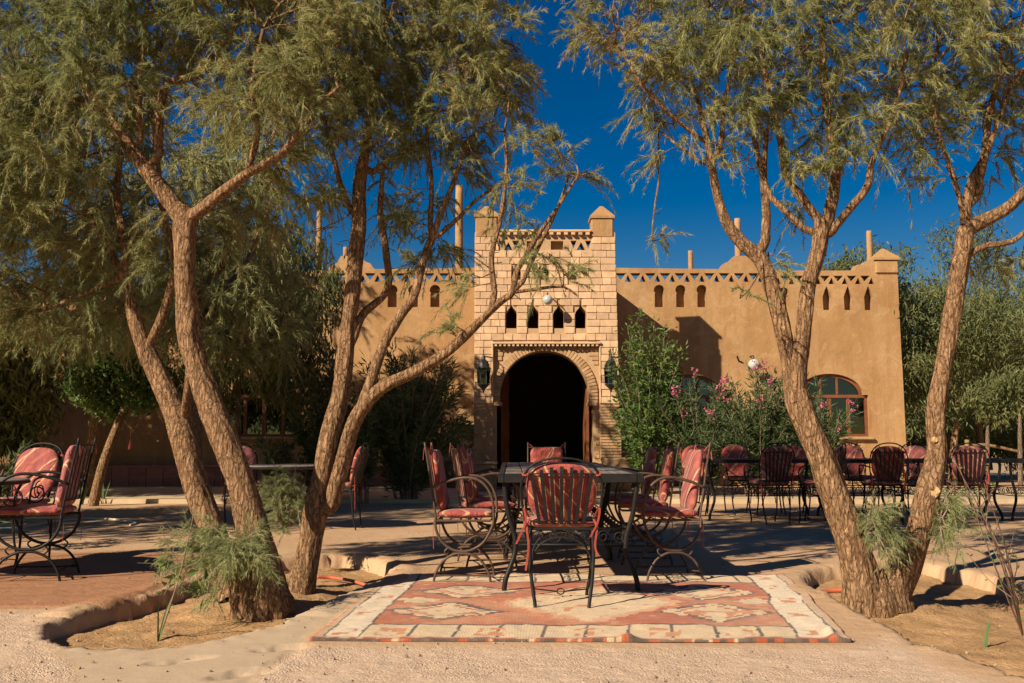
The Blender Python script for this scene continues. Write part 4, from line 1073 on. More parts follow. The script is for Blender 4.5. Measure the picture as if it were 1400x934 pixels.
# long row of black tables under the forked tree
labs = ['black iron table at the doorway end of the long row', 'short black iron table second along the long row', 'black iron table third along the row, beyond the forked tree', 'black iron table at the garden end of the long row']
proto = None
for i, (x0, x1) in enumerate(((2.36, 3.86), (3.90, 4.88), (4.92, 6.0), (6.04, 7.2))):
    t = iron_table(x1-x0, .84, .745, M['iron'], False, 'black_iron_table'); t.location = ((x0+x1)/2, 12.62, 0)
    tag(t, labs[i], 'table', 'black tables in the long row')
near = [(3.05, 11.92, 8, 'slatted chair with a dangling cord, nearest the doorway end of the black tables'), (3.66, 11.98, 62, 'slatted chair turned sideways beside the trunk of the forked tree'), (4.42, 11.95, -6, 'slatted chair with scrolled hoop back in the gap between the forked stems'), (5.38, 11.9, -14, 'dark red slatted chair beyond the rough-barked stem, back to the planting bed')]
farc = [(2.42, 13.3, 165, 'pink cushioned chair at the oleander side corner of the first black table'), (3.04, 13.36, 184, 'pink cushioned chair before the oleanders, opposite the chair with dangling cord'), (3.76, 13.4, 172, 'pink cushioned chair before the oleanders, opposite the sideways slatted chair'), (4.62, 13.38, 186, 'pink cushioned chair under the arched window behind the short black table'), (5.50, 13.3, 190, 'pink cushioned chair before the corner of the house')]
for (x, y, a, lab) in near+farc:
    o = copy_tree(SA); o.location = (x, y, 0); o.rotation_euler.z = R(a); tag(o, lab, 'chair', 'red cushioned iron chairs along the black tables')

# ------------------------------------------------------------------ vegetation
class Tree:
    def __init__(s): s.p = []; s.par = []; s.r = []; s.lim = []
    def limb(s, pts, rad, start=None, step=.07):
        """fixed limb through pts; start = node it grows from"""
        pts = np.array(pts, float); rad = np.array(rad, float)
        L = np.linalg.norm(np.diff(pts, axis=0), axis=1).sum()
        q = spline(np.concatenate([pts, rad[:,None]], 1), max(4, int(L/step)))
        par = -1 if start is None else start
        idx = []
        for k, v in enumerate(q):
            s.p.append(v[:3]); s.par.append(par); s.r.append(v[3]); s.lim.append(True); par = len(s.p)-1; idx.append(par)
        return idx
    def near(s, pt):
        return int(np.argmin(np.linalg.norm(np.array(s.p)-np.array(pt), axis=1)))
    def colonize(s, A, rng, infl=.9, kill=.13, step=.085, iters=60, grav=-.03, minr=.0, grow_from=None):
        A = np.array(A); P_ = [np.array(q) for q in s.p]
        pos = np.array(P_); ok = np.arange(len(pos)) if grow_from is None else np.array(grow_from)
        d = np.full(len(A), 1e9); near = np.zeros(len(A), int)
        for c0 in range(0, len(ok), 200):
            c = ok[c0:c0+200]; dd = np.linalg.norm(A[:,None]-pos[c][None], axis=2); j = dd.argmin(1); m_ = dd.min(1); u = m_ < d; d[u] = m_[u]; near[u] = c[j[u]]
        alive = np.ones(len(A), bool)
        for it in range(iters):
            act = alive & (d < infl*(1 if it > 0 else 4))
            if not act.any(): 
                act = alive.copy()
                if not act.any(): break
            pos = np.array(s.p)
            dirs = A[act]-pos[near[act]]; dirs /= (np.linalg.norm(dirs, axis=1, keepdims=True)+1e-9)
            nn = near[act]; uq, inv = np.unique(nn, return_inverse=True)
            acc = np.zeros((len(uq),3)); np.add.at(acc, inv, dirs)
            acc /= (np.linalg.norm(acc, axis=1, keepdims=True)+1e-9)
            acc += rng.normal(0, .22, acc.shape); acc[:,2] += grav; acc /= (np.linalg.norm(acc, axis=1, keepdims=True)+1e-9)
            new = pos[uq]+acc*step
            b = len(s.p)
            for k in range(len(uq)):
                s.p.append(new[k]); s.par.append(int(uq[k])); s.r.append(0.0); s.lim.append(False)
            ia = np.where(alive)[0]
            for c0 in range(0, len(new), 400):
                dd = np.linalg.norm(A[ia][:,None]-new[c0:c0+400][None], axis=2); j = dd.argmin(1); m_ = dd.min(1); u = m_ < d[ia]
                d[ia[u]] = m_[u]; near[ia[u]] = b+c0+j[u]
            alive &= d > kill
        return s
    def finish(s, tip=.0028, ex=2.3):
        n = len(s.p); s.p = np.array(s.p); s.par = np.array(s.par); acc = np.zeros(n); s.kids = [[] for _ in range(n)]
        for i in range(n):
            if s.par[i] >= 0: s.kids[s.par[i]].append(i)
        rr = np.array(s.r)
        for i in range(n-1, -1, -1):
            r = max(tip, acc[i]**(1/ex)) if acc[i] > 0 else tip
            if s.lim[i]: r = max(rr[i], 0.004)
            rr[i] = r
            if s.par[i] >= 0 and not s.lim[i]: acc[s.par[i]] += r**ex
        # children never thicker than the parent
        for i in range(n):
            if s.par[i] >= 0 and not s.lim[i]: rr[i] = min(rr[i], rr[s.par[i]]*.9)
        s.r = rr; return s
    def chains(s):
        n = len(s.p); main = [-1]*n
        for i in range(n):
            if s.kids[i]:
                k = [c for c in s.kids[i] if s.lim[c]] or s.kids[i]
                main[i] = max(k, key=lambda c: s.r[c])
        out = []
        for i in range(n):
            if s.par[i] < 0 or main[s.par[i]] != i:
                ch = [i]
                while main[ch[-1]] >= 0: ch.append(main[ch[-1]])
                out.append(([s.par[i]] if s.par[i] >= 0 else [])+ch)
        return out
    def wood(s, bark=.10, seed=0, fine=True):
        V = []; Fq = []; nv = 0
        for ch in s.chains():
            pts = s.p[ch]; rad = s.r[ch].copy()
            if len(ch) < 2: continue
            if s.par[ch[1]] == ch[0] and len(ch) > 1: rad[0] = min(rad[0], rad[1]*1.15)
            big = rad.max() > .03
            if big:
                q = spline(np.concatenate([pts, rad[:,None]], 1), len(pts)*((6 if rad.max() > .05 else 3) if fine else 1)); pts = q[:,:3]; rad = np.maximum(q[:,3], .003)
            sides = (40 if rad.max() > .05 else 14 if big else 6 if rad.max() > .010 else 4) if fine else (12 if big else 5 if rad.max() > .012 else 3)
            mod = None
            if big:
                L = np.concatenate([[0], np.cumsum(np.linalg.norm(np.diff(pts, axis=0), axis=1))])
                def mod(rr, a, L=L, pts=pts):
                    th = a[None,:]; l = L[:,None]; cx, sx = np.cos(th), np.sin(th); o_ = np.ones_like(l*th)
                    rid = fbm(cx*2.6+o_*0, sx*2.6+o_*0, l*5.0+seed, o=3); lump = fbm(cx*.8+o_*0, sx*.8+o_*0, l*3.2+seed+9, o=2)
                    rg2 = 1-np.abs(fbm(cx*4.5+o_*0, sx*4.5+o_*0, l*4.0+seed*1.7, o=3))*2.6
                    tw_ = fbm(cx*9+o_*0, sx*9+o_*0, l*11.0+seed, o=2)
                    return rr*(1+bark*(.7*rid+1.5*lump+.75*rg2+.5*tw_-.4))
            v, f = tube_arrays(pts, rad, sides, mod=mod)
            f = np.array([q for q in f if len(q) == 4]); cap = v.reshape(-1, sides, 3)[-1]
            V.append(v); Fq.append(f+nv); nv += len(v)
            if rad[-1] > .012:
                V.append(cap.mean(0)[None]); k = np.arange(sides); b = nv-sides
                Fq.append(np.stack([b+k, b+(k+1) % sides, np.full(sides, nv), np.full(sides, nv)], 1)); nv += 1
        F_ = np.concatenate(Fq)
        F_ = F_[(F_[:,2] != F_[:,3])] if False else F_
        return np.concatenate(V), F_
def wood_mesh(name, v, f):
    deg = f[:,2] == f[:,3]
    me = bpy.data.meshes.new(name)
    faces = [tuple(q) for q in f[~deg].tolist()]+[tuple(q[:3]) for q in f[deg].tolist()]
    me.from_pydata(v.tolist(), [], faces); me.polygons.foreach_set('use_smooth', [True]*len(me.polygons)); me.update(); return me
def unit(v): return v/(np.linalg.norm(v, axis=-1, keepdims=True)+1e-9)
DOWN = np.array((0,0,-1.0))
def spray_arrays(rng, p, d, L, n, nl, w_, droop=.5):
    """feathery sprays: thin needles along a drooping axis"""
    S_ = len(p); t = rng.rand(S_, n)**.85
    Lc = L[:,None,None]; tt = t[:,:,None]
    dr = (droop*(.5+rng.rand(S_)))[:,None,None]
    pos = p[:,None]+d[:,None]*Lc*tt+DOWN*dr*Lc*tt**2
    tan = unit(d[:,None]+DOWN*2*dr*tt)
    dirn = unit(tan*.85+rng.normal(0, .37, (S_, n, 3))+DOWN*.22)
    ln = nl*(.55+.9*rng.rand(S_, n))*(1.05-.45*t)
    tip = pos+dirn*ln[:,:,None]
    side = unit(np.cross(dirn, rng.normal(0, 1, (S_, n, 3))))*(w_/2)
    v = np.stack([pos-side, pos+side, tip], 2).reshape(-1, 3)
    tint = np.repeat(np.clip(rng.normal(.45, .2, S_), 0, 1), n)+rng.normal(0, .12, S_*n)
    return v, np.repeat(np.clip(tint, 0, 1), 3)
def tri_mesh(name, v, tint):
    return np_mesh(name, v, np.arange(len(v)).reshape(-1, 3), False, {'tint': tint})
def leaf_arrays(rng, p, d, L, w_):
    """folded pointed leaves, two triangles each side"""
    n = len(p); d = unit(d); side = unit(np.cross(d, rng.normal(0, 1, (n,3)))); nrm = np.cross(d, side)
    L = L[:,None]; W = w_[:,None] if np.ndim(w_) else w_
    mid = p+d*L*.45; tip = p+d*L-nrm*L*.10
    v = np.stack([p, mid+side*W/2+nrm*W*.15, tip, mid-side*W/2+nrm*W*.15], 1).reshape(-1, 3)
    f = np.arange(n*4).reshape(-1, 4)
    return v, np.concatenate([f[:, [0,1,2]], f[:, [0,2,3]]])
def ell(rng, specs, n):
    """random points in ellipsoids given as (px, py, Y, rx_px, ry_px, ry_m, weight)"""
    W = np.array([q[3]*q[4]*q[6] for q in specs], float); W /= W.sum(); out = []
    for q, wgt in zip(specs, W):
        k = max(3, int(n*wgt)); u = unit(rng.normal(0, 1, (k,3)))*(rng.rand(k,1)**(.4))
        c = P(q[0], q[1], q[2]); s = q[2]/F
        out.append(c+u*np.array((q[3]*s, q[5], q[4]*s)))
    return np.concatenate(out)
def px_limb(t, pts, radpx, start=None, step=.07):
    """limb from (px, py, Y) points; radii in photo pixels"""
    q = np.array([P(*a) for a in pts]); r = np.array([.97*rp*a[2]/F for rp, a in zip(radpx, pts)]); return t.limb(q, r, start, step)

def grow_tamarisk(name, label, builder, specs, nA, seed, nsp=1.0, nneed=64, nl=.060, wn=.0046, group='feathery tamarisk trees on the terrace', Ls=(.09,.25), kill=.092, step=.075, cuts=(), tuft=.30, fine=True):
    rng = np.random.RandomState(seed); t = Tree(); base = builder(t)
    nl0 = len(t.p); A = ell(rng, specs, nA)
    top = [i for i in range(nl0) if t.p[i][2] > 1.35 or t.r[i] < .045]
    t.colonize(A, rng, kill=kill, step=step, grow_from=top); t.finish()
    root = empty(name, tuple(base)); tag(root, label, 'tree', group)
    v, f = t.wood(seed=seed, fine=fine); o = link('trunk', wood_mesh('trunk', v-base, f), M['bark'], root)
    thin = np.where((t.r < .0062) & (~np.array(t.lim)))[0]
    par = t.par[thin]; d = unit(t.p[thin]-t.p[par])
    k = max(1, int(round(nsp*len(thin)))); nt_ = max(8, int(len(thin)*tuft)); tn = rng.permutation(len(thin))[:nt_]; sel = tn[rng.randint(0, nt_, k)]
    p = t.p[thin[sel]]+rng.normal(0, .025, (k,3)); dd = unit(d[sel]*.8+rng.normal(0, .5, (k,3))+np.array((0,0,.12)))
    L = rng.uniform(Ls[0], Ls[1], k); hi = (p[:,2]-HC) > p[:,1]*.56; keep = ~hi | (rng.rand(k) < .42)   # above the view: sprays thinned, needles widened to keep their cast shade
    p, dd, L, hi = p[keep], dd[keep], L[keep], hi[keep]; k = len(p)
    v, tint = spray_arrays(rng, p, dd, L, nneed, nl, np.where(hi, wn*1.9, wn)[:,None,None])
    # patches of drier, yellower growth
    big = fbm(v[::3,0]*1.7, v[::3,1]*1.7, v[::3,2]*1.7, o=2); tint = np.clip(tint+np.repeat(big, 3)*.35, 0, 1)
    c = link('crown', tri_mesh('crown', v-base, tint), M['tamarisk'], root); tag(c, kind='stuff')
    for (px, py, Y, rp, dn) in cuts:
        ln_ = np.where(t.lim)[0]; i_ = ln_[np.argmin(np.linalg.norm((t.p[ln_]-P(px, py, Y))*np.array((1,.15,1)), axis=1))]
        q = t.p[i_]+unit(np.array(dn))*t.r[i_]*.93; q[0] = P(px, py, q[1])[0]; r = rp*Y/F; mb = MB(); mb.lathe([(r*1.3,-.05), (r*1.15, 0), (r*.9, .012)], 9, (0,0,0)); vv_ = mb.v[0]; vv_[:,0] *= .8; vv_ += rng.normal(0, r*.12, vv_.shape)
        co = mb.build('cut_branch_stub', M['cutwood'], root, tuple(q-base)); co.rotation_euler = Vector(dn).to_track_quat('Z','Y').to_euler()
    return root, t

# --- front left: thick leaning trunk with a second stem behind it
def bl1(t):
    a = px_limb(t, [(360,838,6.02),(356,815,6.0),(353,785,6.0),(350,745,6.0),(333,675,6.05),(303,592,6.1),(281,535,6.15),(263,479,6.18),(257,430,6.2),(253,370,6.2),(253,300,6.25)], [46,42,36,25,20.5,19,17.5,15.5,15.5,15,16])
    n = a[-1]
    b = px_limb(t, [(240,285,6.25),(212,248,6.3),(180,205,6.35),(150,160,6.4),(118,118,6.4),(95,60,6.4),(80,0,6.4)], [11.5,10.5,9.5,8.5,7.5,6,4.5], n)
    px_limb(t, [(270,290,6.2),(298,268,6.1),(340,236,6.0),(380,215,5.95),(402,190,5.9),(430,150,5.85),(462,120,5.85)], [9.5,8.5,7,6,5,4,3], n)
    px_limb(t, [(216,215,6.3),(218,150,6.35),(232,115,6.4),(275,98,6.4),(320,40,6.5)], [6,7,6,5,3], b[len(b)//4])
    px_limb(t, [(193,190,6.35),(190,140,6.3),(196,60,6.3),(205,-20,6.3)], [5,5,4.5,3], b[len(b)//3])
    px_limb(t, [(340,230,6.0),(352,180,6.0),(345,120,6.0),(360,40,6.0)], [5,4.5,4,3], t.near(P(345,233,6.0)))
    px_limb(t, [(140,150,6.4),(90,135,6.3),(40,115,6.2),(-20,100,6.2)], [5,4.5,4,3], t.near(P(150,160,6.4)))
    # second stem
    c = px_limb(t, [(318,825,6.25),(306,775,6.4),(290,725,6.5),(269,671,6.55),(250,595,6.6),(234,555,6.65),(214,510,6.7),(199,479,6.7),(188,450,6.7),(178,410,6.7),(172,375,6.7)], [20,19,17,17,17,15,13.5,12,10,8.5,7])
    px_limb(t, [(178,400,6.7),(165,370,6.7),(142,330,6.7),(120,290,6.7)], [6,5.5,4.5,3], c[-1]); px_limb(t, [(172,375,6.7),(170,330,6.7),(160,270,6.8),(165,210,6.9)], [7,6,5,3.5], c[-1])
    px_limb(t, [(205,470,6.7),(222,432,6.65),(234,390,6.6),(236,350,6.6),(228,300,6.6)], [7,6,5.5,4.5,3], t.near(P(200,485,6.7)))
    px_limb(t, [(250,580,6.62),(256,530,6.5),(257,500,6.5)], [6,4.5,2.5], t.near(P(245,575,6.65)))
    px_limb(t, [(165,380,6.7),(120,400,6.8),(70,420,7.0),(20,430,7.1)], [5,4.5,4,3], c[-2])
    return P(350, 825, 6.0)*np.array((1,1,0))
sp1 = [(60,60,6.5,130,90,.7,1.1),(190,40,6.5,120,80,.8,1.1),(330,40,6.5,110,90,.8,1.2),(60,190,6.4,110,80,.7,1.0),(150,120,6.2,80,60,.5,.7),(400,140,6.0,70,80,.5,1.3),(440,60,6.3,80,80,.6,1.1),(330,130,6.0,60,60,.4,.9),(40,300,6.7,90,70,.7,.9),(120,330,6.8,80,60,.6,.6),(30,410,7.0,90,60,.7,1.0),(130,430,7.0,70,40,.6,.6),(220,340,6.6,40,50,.4,.4),(100,-80,6.5,200,100,.9,.7),(330,-80,6.5,180,100,.9,.7),(-60,200,6.6,100,160,.9,.6),(100,-230,6.7,220,110,1.0,.45),(330,-220,6.7,200,120,1.0,.5),(230,-340,6.8,200,100,.9,.35),(285,-130,8.0,190,90,.8,.5),(420,260,6.4,40,30,.4,.35),(330,300,7.1,60,50,.5,.35)]
grow_tamarisk('tamarisk_tree', 'thick-trunked tamarisk leaning over the planting bed beside the red slab', bl1, sp1, 5600, 21, nsp=2.3)
# --- twin leaning stems at the bed end
def bl3(t):
    a = px_limb(t, [(412,815,6.62),(414,796,6.6),(424,745,6.6),(432,690,6.6),(440,650,6.6),(452,590,6.6),(467,530,6.65),(476,450,6.7),(484,380,6.7),(490,310,6.75),(492,255,6.8),(500,200,6.8),(510,140,6.8),(520,70,6.8),(525,0,6.8)], [22,18.5,17,17.5,13,13.5,12.5,11,10.5,10,9,7,6,5,4])
    n = t.near(P(440,700,6.6))
    b = px_limb(t, [(452,690,6.55),(470,630,6.5),(480,590,6.45),(497,556,6.4),(525,528,6.35),(560,512,6.3),(600,489,6.3),(640,455,6.3),(672,424,6.3),(700,400,6.3)], [11,11.5,11,10,9,8,7.2,6.4,5.4,4.6], n)
    e = b[-1]
    px_limb(t, [(706,372,6.3),(724,340,6.3),(745,308,6.3),(765,280,6.3),(790,240,6.3)], [4,3.4,2.8,2.2,1.6], e)
    px_limb(t, [(715,385,6.3),(735,340,6.35),(760,290,6.4),(775,250,6.4)], [3.4,3,2.4,1.6], e)
    px_limb(t, [(676,400,6.3),(672,350,6.3),(684,300,6.35),(692,235,6.4),(690,180,6.4)], [4.5,4,3.4,2.6,1.8], b[-4])
    px_limb(t, [(735,395,6.3),(770,392,6.3),(790,405,6.3)], [2.4,1.8,1.2], e)
    c = px_limb(t, [(508,520,6.4),(525,470,6.45),(548,430,6.5),(566,405,6.5),(578,360,6.55),(588,330,6.6),(600,300,6.6),(620,250,6.6),(640,190,6.6)], [8,7.5,7,6.5,6,5.5,4.5,3.6,2.4], t.near(P(500,552,6.4)))
    px_limb(t, [(602,320,6.6),(625,300,6.6),(655,270,6.6),(690,250,6.6)], [3.6,3,2.4,1.6], t.near(P(590,328,6.6)))
    px_limb(t, [(588,310,6.6),(590,250,6.6),(584,180,6.6),(590,110,6.6)], [4,3.4,2.8,2], t.near(P(588,330,6.6)))
    d = px_limb(t, [(484,460,6.7),(496,430,6.75),(530,395,6.8),(527,340,6.8),(520,290,6.8),(524,230,6.8)], [6,6,5.5,5,4.5,3], t.near(P(476,470,6.7)))
    px_limb(t, [(510,235,6.8),(545,210,6.7),(580,190,6.7),(600,150,6.7)], [5,4.5,4,3], t.near(P(495,235,6.8)))
    px_limb(t, [(480,290,6.8),(465,250,6.7),(452,200,6.7),(440,150,6.6)], [4.5,4,3.4,2.4], t.near(P(490,300,6.75)))
    return P(414, 805, 6.6)*np.array((1,1,0))
sp3 = [(560,40,6.8,110,80,.8,1.3),(650,70,6.7,75,85,.7,1.4),(480,90,6.6,80,80,.6,1.1),(610,150,6.7,90,60,.6,1.2),(690,130,6.7,35,60,.4,1.2),(530,190,6.7,80,50,.6,.8),(640,210,6.6,60,40,.4,.7),(540,-80,6.8,180,90,.9,.8),(560,-230,6.9,190,120,1.0,.6),(600,-360,6.9,160,90,.9,.45),(620,-480,7.0,170,80,1.0,.45),(470,-430,7.0,120,80,.9,.3),(480,-130,8.1,150,90,.8,.45),(700,-50,6.8,40,50,.5,.6),(560,270,6.8,70,40,.5,.35),(690,260,6.4,45,40,.3,.45),(785,240,6.35,42,22,.25,.8),(745,200,6.4,35,25,.25,.4),(700,330,6.35,40,40,.25,.18),(650,385,6.3,22,16,.15,.9),(745,365,6.3,30,18,.2,.5),(775,375,6.3,25,14,.15,.5),(580,335,6.6,60,40,.4,.2),(612,440,6.3,22,14,.15,.3),(730,410,6.3,20,10,.15,.4),(440,300,6.8,30,60,.4,.3)]
grow_tamarisk('tamarisk_tree', 'slender tamarisk of two leaning stems with one branch crossing the gate tower', bl3, sp3, 4500, 22, nsp=2.1)
# --- front right: forked tree
def br1(t):
    a = px_limb(t, [(1182,835,6.12),(1180,812,6.1),(1168,760,6.1),(1150,700,6.1),(1128,640,6.1),(1104,580,6.12),(1091,545,6.15)], [38,31,22.5,21,19,17.5,17.5])
    n = a[-1]
    l = px_limb(t, [(1079,500,6.15),(1068,440,6.15),(1056,395,6.15),(1040,355,6.2),(1018,335,6.2),(998,312,6.2),(984,280,6.2),(974,235,6.2),(966,190,6.2),(955,140,6.2)], [11.5,11,10.5,10.5,9,8,6.5,5.5,4.5,3.4], n)
    r = px_limb(t, [(1092,500,6.1),(1098,450,6.1),(1106,390,6.1),(1118,345,6.1),(1122,322,6.1)], [11.5,11,10.5,11,11.5], n)
    f = r[-1]
    px_limb(t, [(1118,300,6.1),(1095,270,6.1),(1075,240,6.15),(1068,195,6.2),(1052,130,6.2),(1040,60,6.2)], [7,6.5,6,5.5,4.5,3], f)
    px_limb(t, [(1132,300,6.1),(1140,265,6.1),(1142,225,6.15),(1136,180,6.15),(1128,130,6.2),(1125,60,6.2),(1120,0,6.2)], [9,8,7,6,5.4,4.4,3.4], f)
    px_limb(t, [(1135,318,6.1),(1160,288,6.05),(1186,255,6.0),(1192,220,6.0),(1215,170,6.0),(1235,110,6.0)], [7,6,5.5,4.5,3.5,2.5], f)
    px_limb(t, [(1098,312,6.1),(1070,285,6.1),(1050,262,6.15),(1035,210,6.2),(1025,150,6.2)], [5.5,5,4.5,4,2.6], f)
    px_limb(t, [(1046,330,6.2),(1048,290,6.2),(1044,240,6.2),(1048,180,6.2)], [7.5,6.5,5,3.6], t.near(P(1040,350,6.2)))
    px_limb(t, [(958,190,6.2),(920,160,6.15),(880,120,6.1),(850,70,6.1)], [3.6,3,2.6,1.8], t.near(P(966,190,6.2)))
    px_limb(t, [(962,225,6.2),(935,205,6.2),(900,178,6.2)], [3,2.4,1.5], t.near(P(970,215,6.2)))
    px_limb(t, [(985,200,6.2),(990,150,6.2),(1000,80,6.2),(1000,10,6.2)], [3.6,3.4,2.8,2], t.near(P(972,225,6.2)))
    # low broken stump between the stems, then the second stem of the same stool
    px_limb(t, [(1200,838,6.1),(1201,815,6.08),(1202,795,6.08),(1204,782,6.1)], [34,27,13,6])
    b = px_limb(t, [(1216,832,6.15),(1218,808,6.15),(1240,765,6.15),(1258,720,6.15),(1268,680,6.15),(1280,620,6.2),(1280,560,6.2),(1292,490,6.2),(1304,420,6.2),(1313,360,6.2),(1322,315,6.2)], [36,29,20.5,16.5,17,14,12.5,12,11.6,11.6,11])
    g = b[-1]
    px_limb(t, [(1345,302,6.15),(1372,288,6.1),(1395,268,6.05),(1425,230,6.0),(1440,170,6.0)], [9.5,8.5,7.5,5.5,4], g)
    px_limb(t, [(1320,285,6.2),(1330,245,6.2),(1345,215,6.2),(1352,160,6.2),(1370,90,6.2)], [8,7,6,5,3.5], g)
    px_limb(t, [(1336,270,6.2),(1345,225,6.15),(1360,180,6.1),(1385,110,6.1)], [5,4.4,3.6,2.4], t.near(P(1330,290,6.2)))
    px_limb(t, [(1330,345,6.2),(1350,335,6.15),(1385,330,6.1),(1420,300,6.1)], [5,4.4,4,3], t.near(P(1315,350,6.2)))
    px_limb(t, [(1312,270,6.2),(1296,220,6.2),(1280,170,6.2),(1275,100,6.2)], [4.5,4,3.4,2.4], g)
    return P(1198, 820, 6.12)*np.array((1,1,0))
spr = [(845,50,6.2,60,65,.5,.8),(900,60,6.2,70,75,.6,.8),(985,70,6.2,90,85,.7,.9),(1080,60,6.2,100,85,.7,.9),(1180,70,6.1,100,85,.7,.95),(1290,70,6.2,100,80,.7,1.0),(1375,70,6.1,80,90,.7,1.0),(900,140,6.2,50,45,.4,.55),(1000,160,6.2,70,45,.5,.5),(1090,150,6.1,80,45,.5,.4),(1180,160,6.1,80,45,.5,.55),(1260,160,6.2,60,50,.5,.5),(1380,150,6.1,50,50,.5,.5),(1000,230,6.2,50,30,.3,.35),(1095,220,6.1,50,30,.3,.3),(1165,215,6.1,40,35,.35,.3),(1240,215,6.2,50,40,.4,.4),(1290,235,6.2,30,30,.3,.4),(1390,230,6.2,30,40,.4,.4),(1385,340,6.3,40,40,.3,.5),(1000,-80,6.2,240,90,.9,.55),(1270,-80,6.2,220,90,.9,.55),(1020,-220,6.3,220,110,.9,.3),(1250,-220,6.3,220,110,.9,.3),(1450,100,6.2,70,160,.7,.6),(920,205,6.2,35,25,.25,.5),(1245,245,6.2,25,20,.2,.4),(1100,275,6.1,40,20,.3,.15),(1330,120,6.2,40,60,.4,.8)]
def br1b(t):
    b = br1(t)
    px_limb(t, [(1050,345,6.2),(1038,372,6.1),(1025,395,6.0),(1012,408,5.95)], [1.4,1.2,1,.7], t.near(P(1050,380,6.15)))
    px_limb(t, [(900,250,6.2),(893,300,6.2),(892,330,6.2)], [1.3,1.2,1], t.near(P(900,178,6.2)))
    return b
spr += [(1020,402,5.97,17,12,.12,2.5),(895,330,6.2,16,20,.12,1.0),(905,290,6.2,12,14,.12,.6),(1065,365,6.1,28,16,.2,.5)]
R1, tR = grow_tamarisk('tamarisk_tree', 'forked tamarisk with two rough stems rising from one base beside the rug', br1b, spr, 4600, 23, nsp=1.75,
    cuts=((1279,667,6.02,7,(-.25,-1,.25)), (1276,677,6.0,6,(-.2,-1,-.1)), (1278,598,6.08,4,(0,-1,.1)), (1160,740,5.98,6,(.3,-1,.3))))

# --- rear tamarisks that shade the house
def back_tree(x, y, h, lean, seed, label, nA=900, spread=2.2):
    rng = np.random.RandomState(seed)
    def b(t):
        a = t.limb([(x,y,-.05),(x+lean*.15,y,.8),(x+lean*.4,y+.1,1.7),(x+lean*.6,y,2.6)], [.11,.09,.08,.07], step=.12)
        for k in range(5):
            an = k*1.26+seed; c, s = math.cos(an), math.sin(an); q = a[-1-(k % 3)*2]; p0 = t.p[q]
            t.limb([p0+np.array((c*.3,s*.3,.5)), p0+np.array((c*.9,s*.9,1.3)), p0+np.array((c*spread*.62,s*spread*.62,(h-2.8)*.72))], [.06,.045,.02], q, step=.12)
        return np.array((x, y, 0))
    specs = []
    for k in range(16):
        an = rng.rand()*6.28; rr = spread*math.sqrt(rng.rand()); zc = rng.uniform(2.4, h-.6); c = np.array((x+lean*.6+rr*math.cos(an), y+rr*math.sin(an), zc))
        specs.append(c)
    def ellm(rng_, sp, n):
        out = []
        for c in sp: out.append(c+unit(rng_.normal(0,1,(n//len(sp),3)))*(rng_.rand(n//len(sp),1)**.4)*np.array((.95,.95,.7)))
        return np.concatenate(out)
    global ell
    keep = ell; ell = ellm
    try: r = grow_tamarisk('tamarisk_tree', label, b, specs, nA, seed, nsp=2.2, nneed=34, nl=.13, wn=.013, Ls=(.2,.45), kill=.2, step=.14, fine=False)
    finally: ell = keep
    return r
back_tree(-4.25, 13.6, 6.6, -.3, 31, 'tamarisk behind the leaning trunks, dark against the house', 1000, 2.3)
back_tree(-7.05, 16.7, 7.9, .2, 32, 'slim tamarisk behind the leaning citrus, close to the tiled plinth', 1100, 2.2)
back_tree(-11.5, 15.5, 7.5, .2, 33, 'tamarisk added out of view to shade the far end of the house wing', 700, 2.6)  # added beyond the view to cast shade on the wing

# --- broad leaved trees
def leafy_tree(name, label, x, y, h, trunk_h, spec, seed, n_leaf, LL, WW, mat_, hang=.6, r0=.08, bark='bark_pale', lean=(0,0), group=None, cat='tree', nA=500, kill=.25, step=.16, z0=0.0):
    rng = np.random.RandomState(seed); t = Tree()
    x2, y2 = x+lean[0], y+lean[1]
    a = t.limb([(x,y,z0-.05),(x+lean[0]*.3,y+lean[1]*.3,trunk_h*.4),(x+lean[0]*.8,y+lean[1]*.8,trunk_h*.85),(x2,y2,trunk_h)], [r0,r0*.8,r0*.7,r0*.6], step=.1)
    A = []
    for (dx, dy, z, rx, ry, rz, wg) in spec:
        k = max(4, int(nA*wg)); A.append(np.array((x+dx,y+dy,z))+unit(rng.normal(0,1,(k,3)))*(rng.rand(k,1)**.4)*np.array((rx,ry,rz)))
    A = np.concatenate(A)
    t.colonize(A, rng, infl=1.4, kill=kill, step=step, iters=50, grow_from=a[len(a)//2:]); t.finish(.004, 2.2)
    base = np.array((x,y,z0)); root = empty(name, tuple(base)); tag(root, label, cat, group)
    v, f = t.wood(.06, seed, False); link('trunk', wood_mesh('trunk', v-base, f), M[bark], root)
    thin = np.where((t.r < .012) & (~np.array(t.lim)))[0]
    if len(thin) == 0: thin = np.arange(len(t.p))
    sel = thin[rng.randint(0, len(thin), n_leaf)]
    p = t.p[sel]+rng.normal(0, step*.8, (n_leaf,3)); d = unit(rng.normal(0, .6, (n_leaf,3))+DOWN*hang)
    v, f = leaf_arrays(rng, p, d, LL*rng.uniform(.6,1.3,n_leaf), WW*rng.uniform(.7,1.3,n_leaf))
    tint = np.repeat(np.clip(rng.normal(.5,.25,n_leaf)+.3*fbm(p[:,0]*2,p[:,1]*2,p[:,2]*2,o=2), 0, 1), 4)
    c = link('crown', np_mesh('crown', v-base, f, False, {'tint': tint}), M[mat_], root); tag(c, kind='stuff')
    return root
